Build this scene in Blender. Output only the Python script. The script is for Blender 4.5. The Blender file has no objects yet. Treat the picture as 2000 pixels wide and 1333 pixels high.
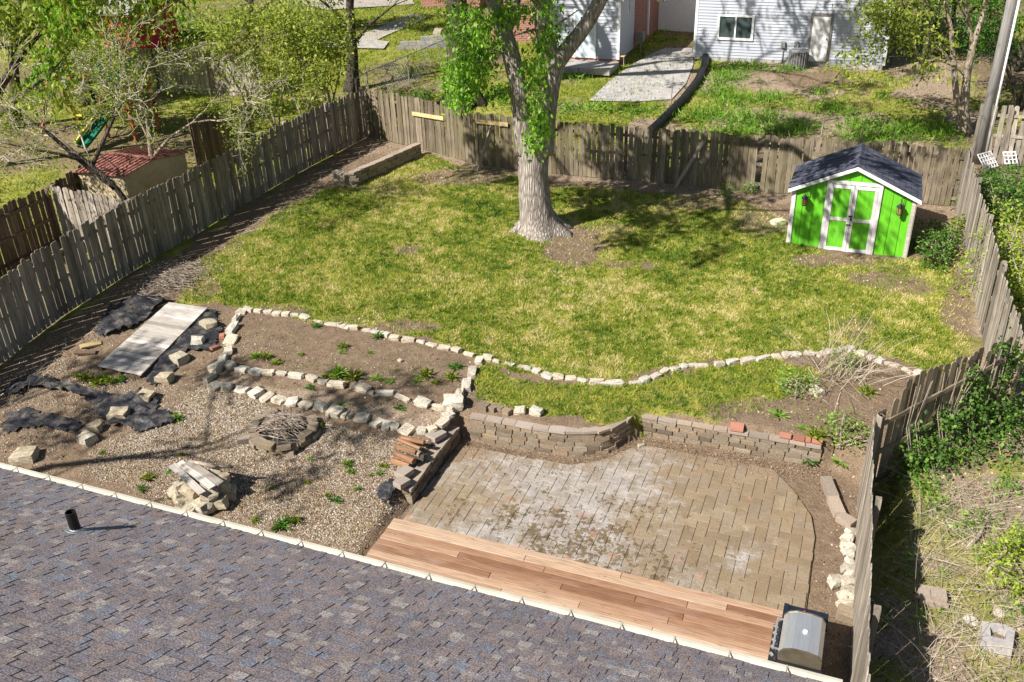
import bpy, math, random
import numpy as np
from mathutils import Matrix, Vector, Euler
R = math.radians
rnd = random.Random(7)
rng = np.random.default_rng(11)
C = bpy.context.scene.collection
scene = bpy.context.scene

# ------------------------------------------------------------------ camera
# world: X runs along the near house's eave, Y away from that house, Z up, metres
F_PX, PITCH, ROLL, CAM_H, YAW = 1790.0, R(28.4), R(1.7), 10.8, R(21.9)
cam_pos = np.array([0.0, 0.0, CAM_H])
_f = np.array([-math.sin(YAW), math.cos(YAW), 0.0]); _r = np.array([math.cos(YAW), math.sin(YAW), 0.0])
FWD = _f * math.cos(PITCH) + np.array([0, 0, -math.sin(PITCH)])
_dn = -_f * math.sin(PITCH) + np.array([0, 0, -math.cos(PITCH)])
RIGHT = _r * math.cos(ROLL) + _dn * math.sin(ROLL)
DOWN = -_r * math.sin(ROLL) + _dn * math.cos(ROLL)
cd = bpy.data.cameras.new('camera'); cam = bpy.data.objects.new('camera', cd); C.objects.link(cam)
cd.sensor_width = 36; cd.lens = F_PX / 2000 * 36; cd.clip_start = 0.1; cd.clip_end = 600
cam.matrix_world = Matrix(((RIGHT[0], -DOWN[0], -FWD[0], 0), (RIGHT[1], -DOWN[1], -FWD[1], 0), (RIGHT[2], -DOWN[2], -FWD[2], CAM_H), (0, 0, 0, 1)))
scene.camera = cam

# ------------------------------------------------------------------ light
SUN_AZ, SUN_EL = R(56), R(42.5)        # direction the light travels towards, and its elevation
ldir = Vector((math.cos(SUN_AZ) * math.cos(SUN_EL), math.sin(SUN_AZ) * math.cos(SUN_EL), -math.sin(SUN_EL)))
world = bpy.data.worlds.new('World'); scene.world = world; world.use_nodes = True
wn = world.node_tree; wn.nodes.clear()
sky = wn.nodes.new('ShaderNodeTexSky'); sky.sky_type = 'NISHITA'; sky.sun_disc = False
sky.sun_elevation = SUN_EL; sky.sun_rotation = R(90) - (SUN_AZ + math.pi)
bg = wn.nodes.new('ShaderNodeBackground'); bg.inputs['Strength'].default_value = 0.05
wo = wn.nodes.new('ShaderNodeOutputWorld')
wn.links.new(sky.outputs[0], bg.inputs['Color']); wn.links.new(bg.outputs[0], wo.inputs['Surface'])
sd = bpy.data.lights.new('sun', 'SUN'); sd.energy = 5.0; sd.angle = R(0.55); sd.color = (1.0, 0.965, 0.91)
sun = bpy.data.objects.new('sun', sd); C.objects.link(sun)
sun.rotation_euler = ldir.to_track_quat('-Z', 'Y').to_euler(); sun.location = (-20, -20, 40)
vs = scene.view_settings; vs.view_transform = 'Standard'; vs.look = 'None'; vs.exposure = 0.8; vs.gamma = 1.0
vs.use_curve_mapping = False

# ------------------------------------------------------------------ ground shape and pixel rays
def smooth(a, b, x):
    q = np.clip((np.asarray(x, float) - a) / (b - a), 0, 1); return q * q * (3 - 2 * q)
def wall_front(s):
    return np.interp(s, [-7.2, -6.9, -5.4, -4.6, -4.05, -3.75, -3.5, -3.49, 0.3, 1.2], [14.25, 14.25, 14.3, 14.38, 14.62, 14.95, 15.4, 15.55, 15.6, 14.9])
def gz(s, t):
    s = np.asarray(s, float); t = np.asarray(t, float)
    sc = np.clip(s, -26, 6)
    z = 0.5 + 0.032 * (np.clip(t, 0, 90) - 14.5) - 0.01 * sc + 0.03 * np.clip(-7 - s, 0, 12)
    z = np.maximum(z - 0.085 * np.clip(14.5 - t, 0, 100), 0.08)
    k = 0.5 + 0.5 * smooth(-24, -12, s)
    z = z + 0.05 * np.clip(t - 29.3, 0, 13.5) * k - 0.02 * np.clip(t - 42, 0, 100)
    z = z + 0.03 * np.sin(s * 0.9 + 1.3) * np.sin(t * 0.7) * smooth(15, 18, t)
    d = np.minimum(np.minimum(s + 6.98, 1.02 - s), wall_front(s) - t)
    wdt = np.where(s > 0.25, 0.7, 0.16)
    m = smooth(-0.02 - wdt, -0.02, d)
    return z * (1 - m) + (-0.02) * m
def ray(px, py): return ((px - 1000) * RIGHT + (py - 666.5) * DOWN) / F_PX + FWD
def PZ(px, py, z):
    d = ray(px, py); return cam_pos + d * ((z - CAM_H) / d[2])
def P(px, py, dz=0.0):
    """first hit of a pixel's ray with the ground raised by dz"""
    d = ray(px, py); k = 8.0; st = 0.25
    while k < 160:
        q = cam_pos + d * k
        if q[2] <= gz(q[0], q[1]) + dz: break
        k += st
    lo, hi = k - st, k
    for _ in range(18):
        m = (lo + hi) / 2; q = cam_pos + d * m
        if q[2] <= gz(q[0], q[1]) + dz: hi = m
        else: lo = m
    return cam_pos + d * hi
def V(px, py, base, off=0.0):
    """pixel's ray met with the upright plane through base that faces the camera (moved back by off)"""
    d = ray(px, py); n = _f
    return cam_pos + d * (((np.array(base) - cam_pos) @ n + off) / (d @ n))
def XP(px, py, x):
    d = ray(px, py); return cam_pos + d * (x / d[0])
def YP(px, py, y):
    d = ray(px, py); return cam_pos + d * (y / d[1])
def Zpt(s, t, dz=0.0): return np.array([s, t, float(gz(s, t)) + dz])

# ------------------------------------------------------------------ materials
class NT:
    def __init__(s, name, rough=0.85, spec=0.2):
        s.m = bpy.data.materials.new(name); s.m.use_nodes = True; s.t = s.m.node_tree; s.n = s.t.nodes; s.l = s.t.links
        s.b = s.n['Principled BSDF']; s.b.inputs['Roughness'].default_value = rough
        s.b.inputs['Specular IOR Level'].default_value = spec
    def node(s, typ, **kw):
        n = s.n.new(typ)
        for k, v in kw.items():
            if k in n.inputs.keys(): s.set(n.inputs[k], v)
            else: setattr(n, k, v)
        return n
    def set(s, inp, v):
        if isinstance(v, bpy.types.NodeSocket): s.l.new(v, inp)
        else: inp.default_value = v
    def pos(s): return s.node('ShaderNodeNewGeometry').outputs['Position']
    def obj(s): return s.node('ShaderNodeTexCoord').outputs['Object']
    def rand(s): return s.node('ShaderNodeObjectInfo').outputs['Random']
    def mapping(s, v, scale=(1, 1, 1), loc=None):
        n = s.node('ShaderNodeMapping'); s.l.new(v, n.inputs['Vector']); n.inputs['Scale'].default_value = scale
        if loc is not None: s.set(n.inputs['Location'], loc)
        return n.outputs[0]
    def noise(s, v, scale, detail=4, rough=0.55, dist=0.0):
        n = s.node('ShaderNodeTexNoise'); s.l.new(v, n.inputs['Vector']); n.inputs['Scale'].default_value = scale
        n.inputs['Detail'].default_value = detail; n.inputs['Roughness'].default_value = rough; n.inputs['Distortion'].default_value = dist
        return n.outputs['Fac']
    def voro(s, v, scale, feature='F1', out='Distance'):
        n = s.node('ShaderNodeTexVoronoi'); n.feature = feature; s.l.new(v, n.inputs['Vector']); n.inputs['Scale'].default_value = scale
        return n.outputs[out]
    def ramp(s, fac, stops, interp='LINEAR'):
        n = s.node('ShaderNodeValToRGB'); n.color_ramp.interpolation = interp
        e = n.color_ramp.elements
        while len(e) < len(stops): e.new(0.5)
        for q, (p, c) in zip(e, stops): q.position = p; q.color = (*c, 1) if len(c) == 3 else c
        s.l.new(fac, n.inputs[0]); return n.outputs['Color']
    def mix(s, fac, a, b, mode='MIX'):
        n = s.node('ShaderNodeMix'); n.data_type = 'RGBA'; n.blend_type = mode
        s.set(n.inputs[0], fac); s.set(n.inputs[6], a if not isinstance(a, tuple) else (*a, 1)); s.set(n.inputs[7], b if not isinstance(b, tuple) else (*b, 1))
        return n.outputs[2]
    def math(s, op, a, b=0.0, clamp=False):
        n = s.node('ShaderNodeMath'); n.operation = op; n.use_clamp = clamp; s.set(n.inputs[0], a); s.set(n.inputs[1], b); return n.outputs[0]
    def mrange(s, v, a, b, c=0.0, d=1.0):
        n = s.node('ShaderNodeMapRange'); s.set(n.inputs[0], v)
        for i, q in enumerate((a, b, c, d)): n.inputs[i + 1].default_value = q
        return n.outputs[0]
    def attr(s, name, out='Color'):
        n = s.node('ShaderNodeAttribute'); n.attribute_name = name; return n.outputs[out]
    def col(s, c):
        s.set(s.b.inputs['Base Color'], (*c, 1) if isinstance(c, tuple) else c); return s
    def bump(s, h, strength=0.5, dist=0.02):
        n = s.node('ShaderNodeBump'); n.inputs['Strength'].default_value = strength; n.inputs['Distance'].default_value = dist
        s.l.new(h, n.inputs['Height']); s.l.new(n.outputs[0], s.b.inputs['Normal']); return s

def m_wood(name, a, b, c, axis=2, grain=14.0, rough=0.9, green=0.0):
    """weathered timber: grain along one local axis, tone by object"""
    k = NT(name, rough); r = k.rand()
    off = k.node('ShaderNodeCombineXYZ'); k.set(off.inputs[0], k.math('MULTIPLY', r, 37.0)); k.set(off.inputs[2], k.math('MULTIPLY', r, 91.0))
    sc = [grain, grain, grain]; sc[axis] = grain * 0.07
    v = k.mapping(k.obj(), tuple(sc), off.outputs[0])
    g = k.noise(v, 2.2, 6, 0.65, 0.4)
    col = k.ramp(g, [(0.28, a), (0.5, b), (0.74, c)])
    tone = k.ramp(r, [(0.0, (0.55, 0.52, 0.49)), (0.3, (0.85, 0.83, 0.8)), (0.7, (1.05, 1.03, 1.0)), (1.0, (1.42, 1.4, 1.4))])
    col = k.mix(1.0, col, tone, 'MULTIPLY')
    blot = k.noise(k.mapping(k.pos(), (1.4, 1.4, 0.9)), 1.6, 4)
    col = k.mix(k.mrange(blot, 0.5, 0.75, 0.0, 0.55), col, tuple(x * 0.55 for x in a))
    if green:
        gn = k.noise(k.pos(), 1.1, 3); col = k.mix(k.mrange(gn, 0.42, 0.68, 0, green), col, (0.16, 0.145, 0.055))
    k.col(col); k.bump(g, 0.5, 0.006); return k.m
def m_stone(name, cols, scale=9.0, bump=0.5, rough=0.9, tone=(0.7, 1.25), dist=0.02):
    k = NT(name, rough, 0.15); r = k.rand(); v = k.obj()
    off = k.node('ShaderNodeCombineXYZ'); k.set(off.inputs[0], k.math('MULTIPLY', r, 53.0)); k.set(off.inputs[1], k.math('MULTIPLY', r, 17.0))
    v = k.mapping(v, (1, 1, 1), off.outputs[0])
    g = k.noise(v, scale, 7, 0.65); g2 = k.noise(v, scale * 4, 4, 0.7)
    n = len(cols); col = k.ramp(g, [(0.3 + 0.4 * i / (n - 1), c) for i, c in enumerate(cols)])
    t0, t1 = tone
    col = k.mix(1.0, col, k.ramp(r, [(0, (t0, t0 * 0.98, t0 * 0.95)), (0.35, (t1, t1 * 0.93, t1 * 0.84)), (0.7, ((t0 + t1) / 2,) * 3), (1, (t1, t1, t1))]), 'MULTIPLY')
    col = k.mix(k.mrange(g2, 0.35, 0.7, 0.35, 0.0), col, tuple(x * 0.4 for x in cols[0]))
    k.col(col); k.bump(k.math('ADD', g, k.math('MULTIPLY', g2, 0.5)), bump, dist); return k.m
def m_plain(name, c, rough=0.6, metal=0.0, var=0.12, scale=6.0, bump=0.0, spec=0.3):
    k = NT(name, rough, spec); g = k.noise(k.obj(), scale, 5)
    k.col(k.mix(k.mrange(g, 0.3, 0.7), tuple(x * (1 - var) for x in c), tuple(min(1, x * (1 + var)) for x in c)))
    k.b.inputs['Metallic'].default_value = metal
    if bump: k.bump(g, bump, 0.01)
    return k.m
def m_leaf(name, dark, mid, light, trans=0.45):
    k = NT(name, 0.55, 0.25); a = k.attr('col', 'Fac')
    col = k.ramp(a, [(0.0, dark), (0.5, mid), (1.0, light)])
    k.col(col)
    tr = k.node('ShaderNodeBsdfTranslucent'); k.l.new(k.mix(1.0, col, (1.5, 1.55, 0.8), 'MULTIPLY'), tr.inputs['Color'])
    mx = k.node('ShaderNodeMixShader'); mx.inputs[0].default_value = trans
    k.l.new(k.b.outputs[0], mx.inputs[1]); k.l.new(tr.outputs[0], mx.inputs[2])
    k.l.new(mx.outputs[0], k.n['Material Output'].inputs['Surface']); return k.m
def m_bark(name, a, b, c, sc=6.0):
    k = NT(name, 0.95, 0.1); v = k.mapping(k.obj(), (1, 1, 0.22))
    g = k.noise(v, sc * 2.2, 8, 0.7, 0.6); w = k.voro(k.mapping(k.obj(), (1, 1, 0.16)), sc * 2.4, 'DISTANCE_TO_EDGE')
    h = k.math('ADD', k.math('MULTIPLY', w, 1.4), k.math('MULTIPLY', g, 0.9))
    big = k.noise(k.mapping(k.obj(), (1, 1, 0.5)), 1.5, 4)
    col = k.ramp(k.math('MULTIPLY', h, 0.8), [(0.2, a), (0.48, b), (0.8, c)])
    col = k.mix(k.mrange(big, 0.45, 0.7, 0, 0.5), col, tuple(x * 0.7 for x in b))
    k.col(col); k.bump(h, 0.9, 0.05); return k.m

MAT = {}
MAT['fence_left'] = m_wood('weathered_fence_grey', (0.125, 0.108, 0.088), (0.235, 0.208, 0.172), (0.34, 0.305, 0.26))
MAT['fence_back'] = m_wood('weathered_fence_brown', (0.085, 0.066, 0.048), (0.205, 0.166, 0.12), (0.34, 0.285, 0.21), green=0.4)
MAT['fence_right'] = m_wood('weathered_fence_pale', (0.15, 0.125, 0.1), (0.31, 0.27, 0.22), (0.45, 0.4, 0.34))
MAT['fence_dark'] = m_wood('weathered_fence_dark', (0.08, 0.055, 0.04), (0.15, 0.105, 0.075), (0.23, 0.17, 0.12))
MAT['lumber'] = m_wood('new_lumber', (0.38, 0.28, 0.13), (0.52, 0.4, 0.2), (0.6, 0.48, 0.27), axis=0)
MAT['plank_grey'] = m_wood('plank_grey', (0.3, 0.27, 0.24), (0.48, 0.44, 0.4), (0.6, 0.56, 0.51), axis=0, grain=18)
MAT['deck_old'] = m_wood('cedar_deck', (0.2, 0.085, 0.042), (0.38, 0.185, 0.1), (0.54, 0.32, 0.2), axis=0, grain=13, rough=0.75)
k = NT('cedar_deck', .72, .25); r_ = k.rand(); of = k.node('ShaderNodeCombineXYZ'); k.set(of.inputs[0], k.math('MULTIPLY', r_, 71.0)); k.set(of.inputs[1], k.math('MULTIPLY', r_, 23.0))
gg = k.noise(k.mapping(k.obj(), (1.2, 26, 26), of.outputs[0]), 2.0, 6, .65, .5); g2 = k.noise(k.mapping(k.obj(), (1, 3, 3), of.outputs[0]), 1.1, 4)
cd_ = k.ramp(r_, [(0, (0.21, 0.105, 0.06)), (.25, (0.29, 0.16, 0.095)), (.5, (0.35, 0.21, 0.13)), (.75, (0.42, 0.28, 0.185)), (1, (0.5, 0.375, 0.265))])
cd_ = k.mix(1.0, cd_, k.ramp(gg, [(.3, (.55, .5, .46)), (.5, (1, 1, 1)), (.72, (1.25, 1.25, 1.25))]), 'MULTIPLY'); cd_ = k.mix(k.mrange(g2, .5, .75, 0, .5), cd_, (0.4, 0.29, 0.22)); kn = k.voro(k.mapping(k.obj(), (2.2, 9, 1), of.outputs[0]), 1.0); cd_ = k.mix(k.mrange(kn, .03, .09, .8, 0), cd_, (0.1, 0.04, 0.02))
k.col(cd_); k.bump(gg, .4, .004); MAT['deck'] = k.m
MAT['limestone'] = m_stone('limestone', [(0.36, 0.3, 0.2), (0.66, 0.6, 0.5), (0.84, 0.8, 0.72)], 7, 1.0, tone=(0.85, 1.2))
MAT['limestone_tan'] = m_stone('limestone_tan', [(0.3, 0.25, 0.17), (0.5, 0.44, 0.33), (0.62, 0.56, 0.44)], 6, 0.8, tone=(0.75, 1.1))
MAT['block'] = m_stone('wall_block', [(0.22, 0.16, 0.11), (0.46, 0.375, 0.275), (0.6, 0.52, 0.41)], 11, 1.0, tone=(0.5, 1.3), dist=0.03)
MAT['cap'] = m_stone('wall_cap', [(0.26, 0.205, 0.165), (0.4, 0.335, 0.28), (0.52, 0.45, 0.39)], 12, 0.4, tone=(0.75, 1.15))
MAT['redbrick'] = m_stone('red_brick', [(0.3, 0.12, 0.08), (0.46, 0.2, 0.14), (0.52, 0.32, 0.25)], 14, 0.4)
MAT['bark'] = m_bark('maple_bark', (0.09, 0.07, 0.055), (0.3, 0.255, 0.215), (0.55, 0.49, 0.43))
MAT['bark_dark'] = m_bark('dark_bark', (0.025, 0.02, 0.016), (0.075, 0.06, 0.048), (0.15, 0.12, 0.1))
MAT['bark_tan'] = m_bark('tan_bark', (0.17, 0.125, 0.085), (0.37, 0.3, 0.22), (0.55, 0.47, 0.37), 9)
MAT['twig'] = m_plain('pale_twig', (0.46, 0.39, 0.31), 0.9, var=0.35, scale=2)
MAT['stick'] = m_plain('dead_stick', (0.3, 0.24, 0.19), 0.9, var=0.45, scale=9)
MAT['leaf_fresh'] = m_leaf('fresh_maple_leaf', (0.04, 0.12, 0.012), (0.18, 0.36, 0.03), (0.42, 0.6, 0.1), 0.38)
MAT['leaf_green'] = m_leaf('green_leaf', (0.028, 0.085, 0.012), (0.075, 0.19, 0.022), (0.16, 0.32, 0.045), 0.4)
MAT['leaf_yellow'] = m_leaf('yellow_green_leaf', (0.045, 0.075, 0.01), (0.18, 0.235, 0.025), (0.4, 0.44, 0.08), 0.35)
MAT['leaf_ivy'] = m_leaf('ivy_leaf', (0.02, 0.055, 0.008), (0.07, 0.15, 0.022), (0.22, 0.34, 0.06), 0.3)
MAT['leaf_bush'] = m_leaf('bush_leaf', (0.1, 0.17, 0.012), (0.29, 0.38, 0.035), (0.5, 0.56, 0.12), 0.35)
MAT['weed'] = m_leaf('weed_leaf', (0.07, 0.16, 0.016), (0.17, 0.32, 0.03), (0.34, 0.48, 0.08), 0.35)
MAT['white'] = m_plain('white_paint', (0.74, 0.73, 0.71), 0.6, var=0.06)
MAT['white_worn'] = m_wood('worn_white_paint', (0.42, 0.4, 0.4), (0.66, 0.64, 0.64), (0.78, 0.76, 0.75), grain=10)
MAT['gutter'] = m_plain('gutter_white', (0.45, 0.42, 0.35), 0.5, var=0.16, scale=2.5)
MAT['green_paint'] = None
MAT['black'] = m_plain('black_plastic', (0.012, 0.012, 0.013), 0.5, var=0.3)
MAT['dark_metal'] = m_plain('dark_metal', (0.03, 0.03, 0.035), 0.45, 0.5, var=0.3)
MAT['galv'] = m_plain('galvanised', (0.45, 0.46, 0.47), 0.45, 0.7, var=0.15)
MAT['glass'] = m_plain('window_glass', (0.055, 0.075, 0.075), 0.08, 0.0, var=0.5, scale=1.3, spec=0.8)
MAT['straw'] = m_leaf('dead_stalk', (0.2, 0.15, 0.1), (0.4, 0.33, 0.24), (0.58, 0.51, 0.41), 0.1)
MAT['conc'] = m_stone('concrete', [(0.3, 0.28, 0.26), (0.43, 0.4, 0.37), (0.52, 0.49, 0.45)], 3, 0.3, tone=(0.9, 1.05))
MAT['cmu'] = m_stone('grey_block', [(0.22, 0.21, 0.2), (0.32, 0.31, 0.29), (0.4, 0.38, 0.36)], 8, 0.4)

# ------------------------------------------------------------------ mesh helpers
class MB:
    def __init__(s): s.v = []; s.f = []
    def add(s, v, f):
        o = len(s.v); s.v += [tuple(map(float, q)) for q in v]; s.f += [tuple(o + i for i in q) for q in f]; return s
    def box(s, c, d, rot=None):
        x, y, z = d[0] / 2, d[1] / 2, d[2] / 2
        v = [Vector(q) for q in ((-x, -y, -z), (x, -y, -z), (x, y, -z), (-x, y, -z), (-x, -y, z), (x, -y, z), (x, y, z), (-x, y, z))]
        if rot is not None:
            M = Euler(rot).to_matrix() if not isinstance(rot, (int, float)) else Euler((0, 0, rot)).to_matrix()
            v = [M @ q for q in v]
        return s.add([(q[0] + c[0], q[1] + c[1], q[2] + c[2]) for q in v], [(0, 3, 2, 1), (4, 5, 6, 7), (0, 1, 5, 4), (1, 2, 6, 5), (2, 3, 7, 6), (3, 0, 4, 7)])
    def bar(s, a, b, w, h=None):
        """rectangular bar from a to b"""
        a, b = Vector(a), Vector(b); h = h or w; d = (b - a).normalized()
        up = Vector((0, 0, 1)) if abs(d.z) < 0.95 else Vector((1, 0, 0))
        x = d.cross(up).normalized() * (w / 2); y = x.cross(d).normalized() * (h / 2)
        v = [a - x - y, a + x - y, a + x + y, a - x + y, b - x - y, b + x - y, b + x + y, b - x + y]
        return s.add(v, [(0, 1, 2, 3), (7, 6, 5, 4), (0, 4, 5, 1), (1, 5, 6, 2), (2, 6, 7, 3), (3, 7, 4, 0)])
    def tube(s, pts, rad, n=8, cap=True):
        pts = [Vector(p) for p in pts]; m = len(pts)
        if not hasattr(rad, '__len__'): rad = [rad] * m
        o = len(s.v); prev = None
        for i, p in enumerate(pts):
            d = (pts[min(i + 1, m - 1)] - pts[max(i - 1, 0)])
            d = d.normalized() if d.length > 1e-9 else Vector((0, 0, 1))
            if prev is None:
                up = Vector((0, 0, 1)) if abs(d.z) < 0.9 else Vector((1, 0, 0)); x = d.cross(up).normalized()
            else:
                x = prev - d * prev.dot(d); x = x.normalized() if x.length > 1e-6 else d.orthogonal().normalized()
            prev = x; y = d.cross(x)
            for j in range(n):
                a = 2 * math.pi * j / n; q = p + (x * math.cos(a) + y * math.sin(a)) * rad[i]; s.v.append((q.x, q.y, q.z))
        for i in range(m - 1):
            for j in range(n):
                a = o + i * n + j; b = o + i * n + (j + 1) % n; s.f.append((a, b, b + n, a + n))
        if cap: s.f.append(tuple(o + j for j in range(n))[::-1]); s.f.append(tuple(o + (m - 1) * n + j for j in range(n)))
        return s
    def prism(s, poly, z0, z1):
        n = len(poly); v = [(x, y, z0) for x, y in poly] + [(x, y, z1) for x, y in poly]
        return s.add(v, [tuple(range(n))[::-1], tuple(range(n, 2 * n))] + [(i, (i + 1) % n, n + (i + 1) % n, n + i) for i in range(n)])
    def poly3(s, pts): return s.add(pts, [tuple(range(len(pts)))])
    def slab(s, pts, nrm, th):
        """thick sheet: polygon in 3-D extruded backwards along nrm"""
        n = len(pts); nv = Vector(nrm).normalized() * th
        return s.add([tuple(p) for p in pts] + [tuple(Vector(p) - nv) for p in pts], [tuple(range(n)), tuple(range(n, 2 * n))[::-1]] + [(i, n + i, n + (i + 1) % n, (i + 1) % n) for i in range(n)])
    def mesh(s, name, mat=None, smooth=False, off=(0, 0, 0)):
        m = bpy.data.meshes.new(name)
        m.from_pydata([(x - off[0], y - off[1], z - off[2]) for x, y, z in s.v], [], s.f)
        if mat: m.materials.append(MAT[mat] if isinstance(mat, str) else mat)
        if smooth:
            for q in m.polygons: q.use_smooth = True
        m.update(); return m
def fast_mesh(name, v, k, mat, col=None, smooth=False):
    """v: (N*k,3) array, every k verts one face; col: per-face value"""
    m = bpy.data.meshes.new(name); n = len(v) // k
    m.vertices.add(len(v)); m.vertices.foreach_set('co', np.ascontiguousarray(v, dtype=np.float32).ravel())
    m.loops.add(len(v)); m.loops.foreach_set('vertex_index', np.arange(len(v), dtype=np.int32))
    m.polygons.add(n); m.polygons.foreach_set('loop_start', np.arange(0, len(v), k, dtype=np.int32)); m.polygons.foreach_set('loop_total', np.full(n, k, dtype=np.int32))
    m.materials.append(MAT[mat] if isinstance(mat, str) else mat); m.update()
    if col is not None:
        a = m.attributes.new('col', 'FLOAT', 'FACE'); a.data.foreach_set('value', np.ascontiguousarray(col, dtype=np.float32))
    return m

def tag(o, label=None, cat=None, group=None, kind=None):
    for k, v in (('label', label), ('category', cat), ('group', group), ('kind', kind)):
        if v: o[k] = v
    return o
def link(name, mesh, parent=None, loc=(0, 0, 0), rot=None, scale=None):
    o = bpy.data.objects.new(name, mesh); C.objects.link(o)
    if parent is not None: o.parent = parent
    o.location = loc
    if rot is not None: o.rotation_euler = rot
    if scale is not None: o.scale = scale
    return o
class Thing:
    """an Empty at the thing's base; parts are given in world coordinates"""
    def __init__(s, name, label, cat, loc, group=None):
        s.loc = tuple(float(q) for q in loc); s.e = tag(link(name, None, None, s.loc), label, cat, group); s.e.empty_display_size = 0.2
    def part(s, name, mb, mat, smooth=False, parent=None, label=None):
        o = link(name, mb.mesh(name, mat, smooth, s.loc), parent or s.e)
        if label: o['label'] = label
        return o
    def raw(s, name, mesh, parent=None):     # mesh in world coordinates
        o = link(name, mesh, parent or s.e); o.location = (-s.loc[0], -s.loc[1], -s.loc[2]); return o
    def piece(s, name, mesh, loc, rot=None, scale=None, parent=None):
        return link(name, mesh, parent or s.e, tuple(float(loc[i]) - s.loc[i] for i in range(3)), rot, scale)
def single(name, mb, mat, label, cat, loc, group=None, smooth=False, kind=None):
    return tag(link(name, mb.mesh(name, mat, smooth, loc), None, tuple(float(q) for q in loc)), label, cat, group, kind)

# rough stones and split blocks: a few shared shapes, 48 triangles each
def rock_mesh(seed, boxy=0.55, jit=0.13, mat='limestone', flat_top=False):
    r = random.Random(seed); v = {}; faces = []
    def vid(i, j, k):
        key = (i, j, k)
        if key not in v:
            x, y, z = i - 1, j - 1, k - 1
            L = max(1e-6, math.sqrt(x * x + y * y + z * z)); q = [c * boxy + (1 - boxy) * c / L for c in (x, y, z)]
            q = [c + r.uniform(-jit, jit) for c in q]
            if flat_top and k == 2: q[2] = 0.93 + r.uniform(-.03, .03)
            v[key] = (len(v), tuple(c * 0.5 for c in q))
        return v[key][0]
    for a in range(2):
        for b in range(2):
            for side in (0, 2):
                for ax in range(3):
                    def mk(p, q):
                        c = [0, 0, 0]; c[ax] = side; c[(ax + 1) % 3] = p; c[(ax + 2) % 3] = q; return vid(*c)
                    f = (mk(a, b), mk(a + 1, b), mk(a + 1, b + 1), mk(a, b + 1))
                    faces.append(f if side == 2 else f[::-1])
    mb = MB(); mb.v = [q[1] for q in sorted(v.values())]; mb.f = faces
    return mb.mesh('stone', mat)
ROCKS = [rock_mesh(i, 0.6 + 0.05 * (i % 4), 0.15, 'limestone') for i in range(10)]
ROCKS_T = [rock_mesh(40 + i, 0.62, 0.15, 'limestone_tan') for i in range(6)]
BLOCKS = [rock_mesh(80 + i, 0.92, 0.045, 'block') for i in range(8)]
CAPS = [rock_mesh(120 + i, 0.97, 0.02, 'cap') for i in range(5)]
BRICKS = [rock_mesh(150 + i, 0.97, 0.015, 'redbrick') for i in range(3)]
def rot_rock(r, tilt=0.25): return (r.uniform(-tilt, tilt), r.uniform(-tilt, tilt), r.uniform(0, 6.28))

def inpoly(x, y, poly):
    x = np.asarray(x, float); y = np.asarray(y, float); c = np.zeros(x.shape, bool); n = len(poly)
    for i in range(n):
        x0, y0 = poly[i]; x1, y1 = poly[(i + 1) % n]
        with np.errstate(divide='ignore', invalid='ignore'):
            h = ((y0 > y) != (y1 > y)) & (x < (x1 - x0) * (y - y0) / (y1 - y0 + 1e-12) + x0)
        c ^= h
    return c
def px_poly(pts): return [tuple(P(*q)[:2]) for q in pts]
def vnoise(x, y, sc, seed=0):
    x = np.asarray(x) / sc; y = np.asarray(y) / sc; xi = np.floor(x).astype(np.int64); yi = np.floor(y).astype(np.int64); fx = x - xi; fy = y - yi
    def h(a, b):
        q = (a * 374761393 + b * 668265263 + seed * 1442695041) & 0x7fffffff; q = ((q ^ (q >> 13)) * 1274126177) & 0x7fffffff
        return ((q ^ (q >> 16)) & 0xffff) / 65535.0
    fx = fx * fx * (3 - 2 * fx); fy = fy * fy * (3 - 2 * fy)
    return (h(xi, yi) * (1 - fx) + h(xi + 1, yi) * fx) * (1 - fy) + (h(xi, yi + 1) * (1 - fx) + h(xi + 1, yi + 1) * fx) * fy
def fbm(x, y, sc, seed=0): return 0.5 * vnoise(x, y, sc, seed) + 0.3 * vnoise(x, y, sc / 2.1, seed + 5) + 0.2 * vnoise(x, y, sc / 4.7, seed + 9)

# ------------------------------------------------------------------ the ground sheet
LAWN = px_poly([(330, 600), (372, 560), (400, 505), (470, 460), (560, 408), (655, 362), (735, 350), (832, 303), (880, 322), (1040, 350), (1280, 378), (1450, 392), (1530, 420), (1545, 475), (1640, 505), (1790, 508), (1868, 520), (1905, 640), (1925, 690), (1810, 740), (1760, 705), (1660, 685), (1500, 695), (1300, 720), (1200, 750), (1060, 735), (945, 703), (905, 690), (840, 662), (770, 650), (700, 640), (600, 628), (470, 600), (430, 590)])
LAWN2 = px_poly([(940, 706), (1060, 745), (1200, 757), (1320, 728), (1500, 700), (1600, 725), (1540, 770), (1500, 805), (1400, 822), (1320, 818), (1240, 812), (1180, 830), (1040, 800), (925, 780)])
GRAVEL = px_poly([(200, 880), (300, 830), (380, 760), (440, 735), (520, 795), (650, 825), (780, 858), (800, 950), (772, 1010), (705, 1095), (560, 1040), (350, 985), (180, 935)])
BED = px_poly([(470, 615), (600, 640), (770, 665), (915, 705), (890, 785), (800, 775), (640, 742), (520, 725), (440, 715), (455, 650)])
BED2 = px_poly([(430, 735), (600, 760), (800, 805), (880, 790), (860, 840), (760, 830), (600, 795), (480, 770)])
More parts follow.
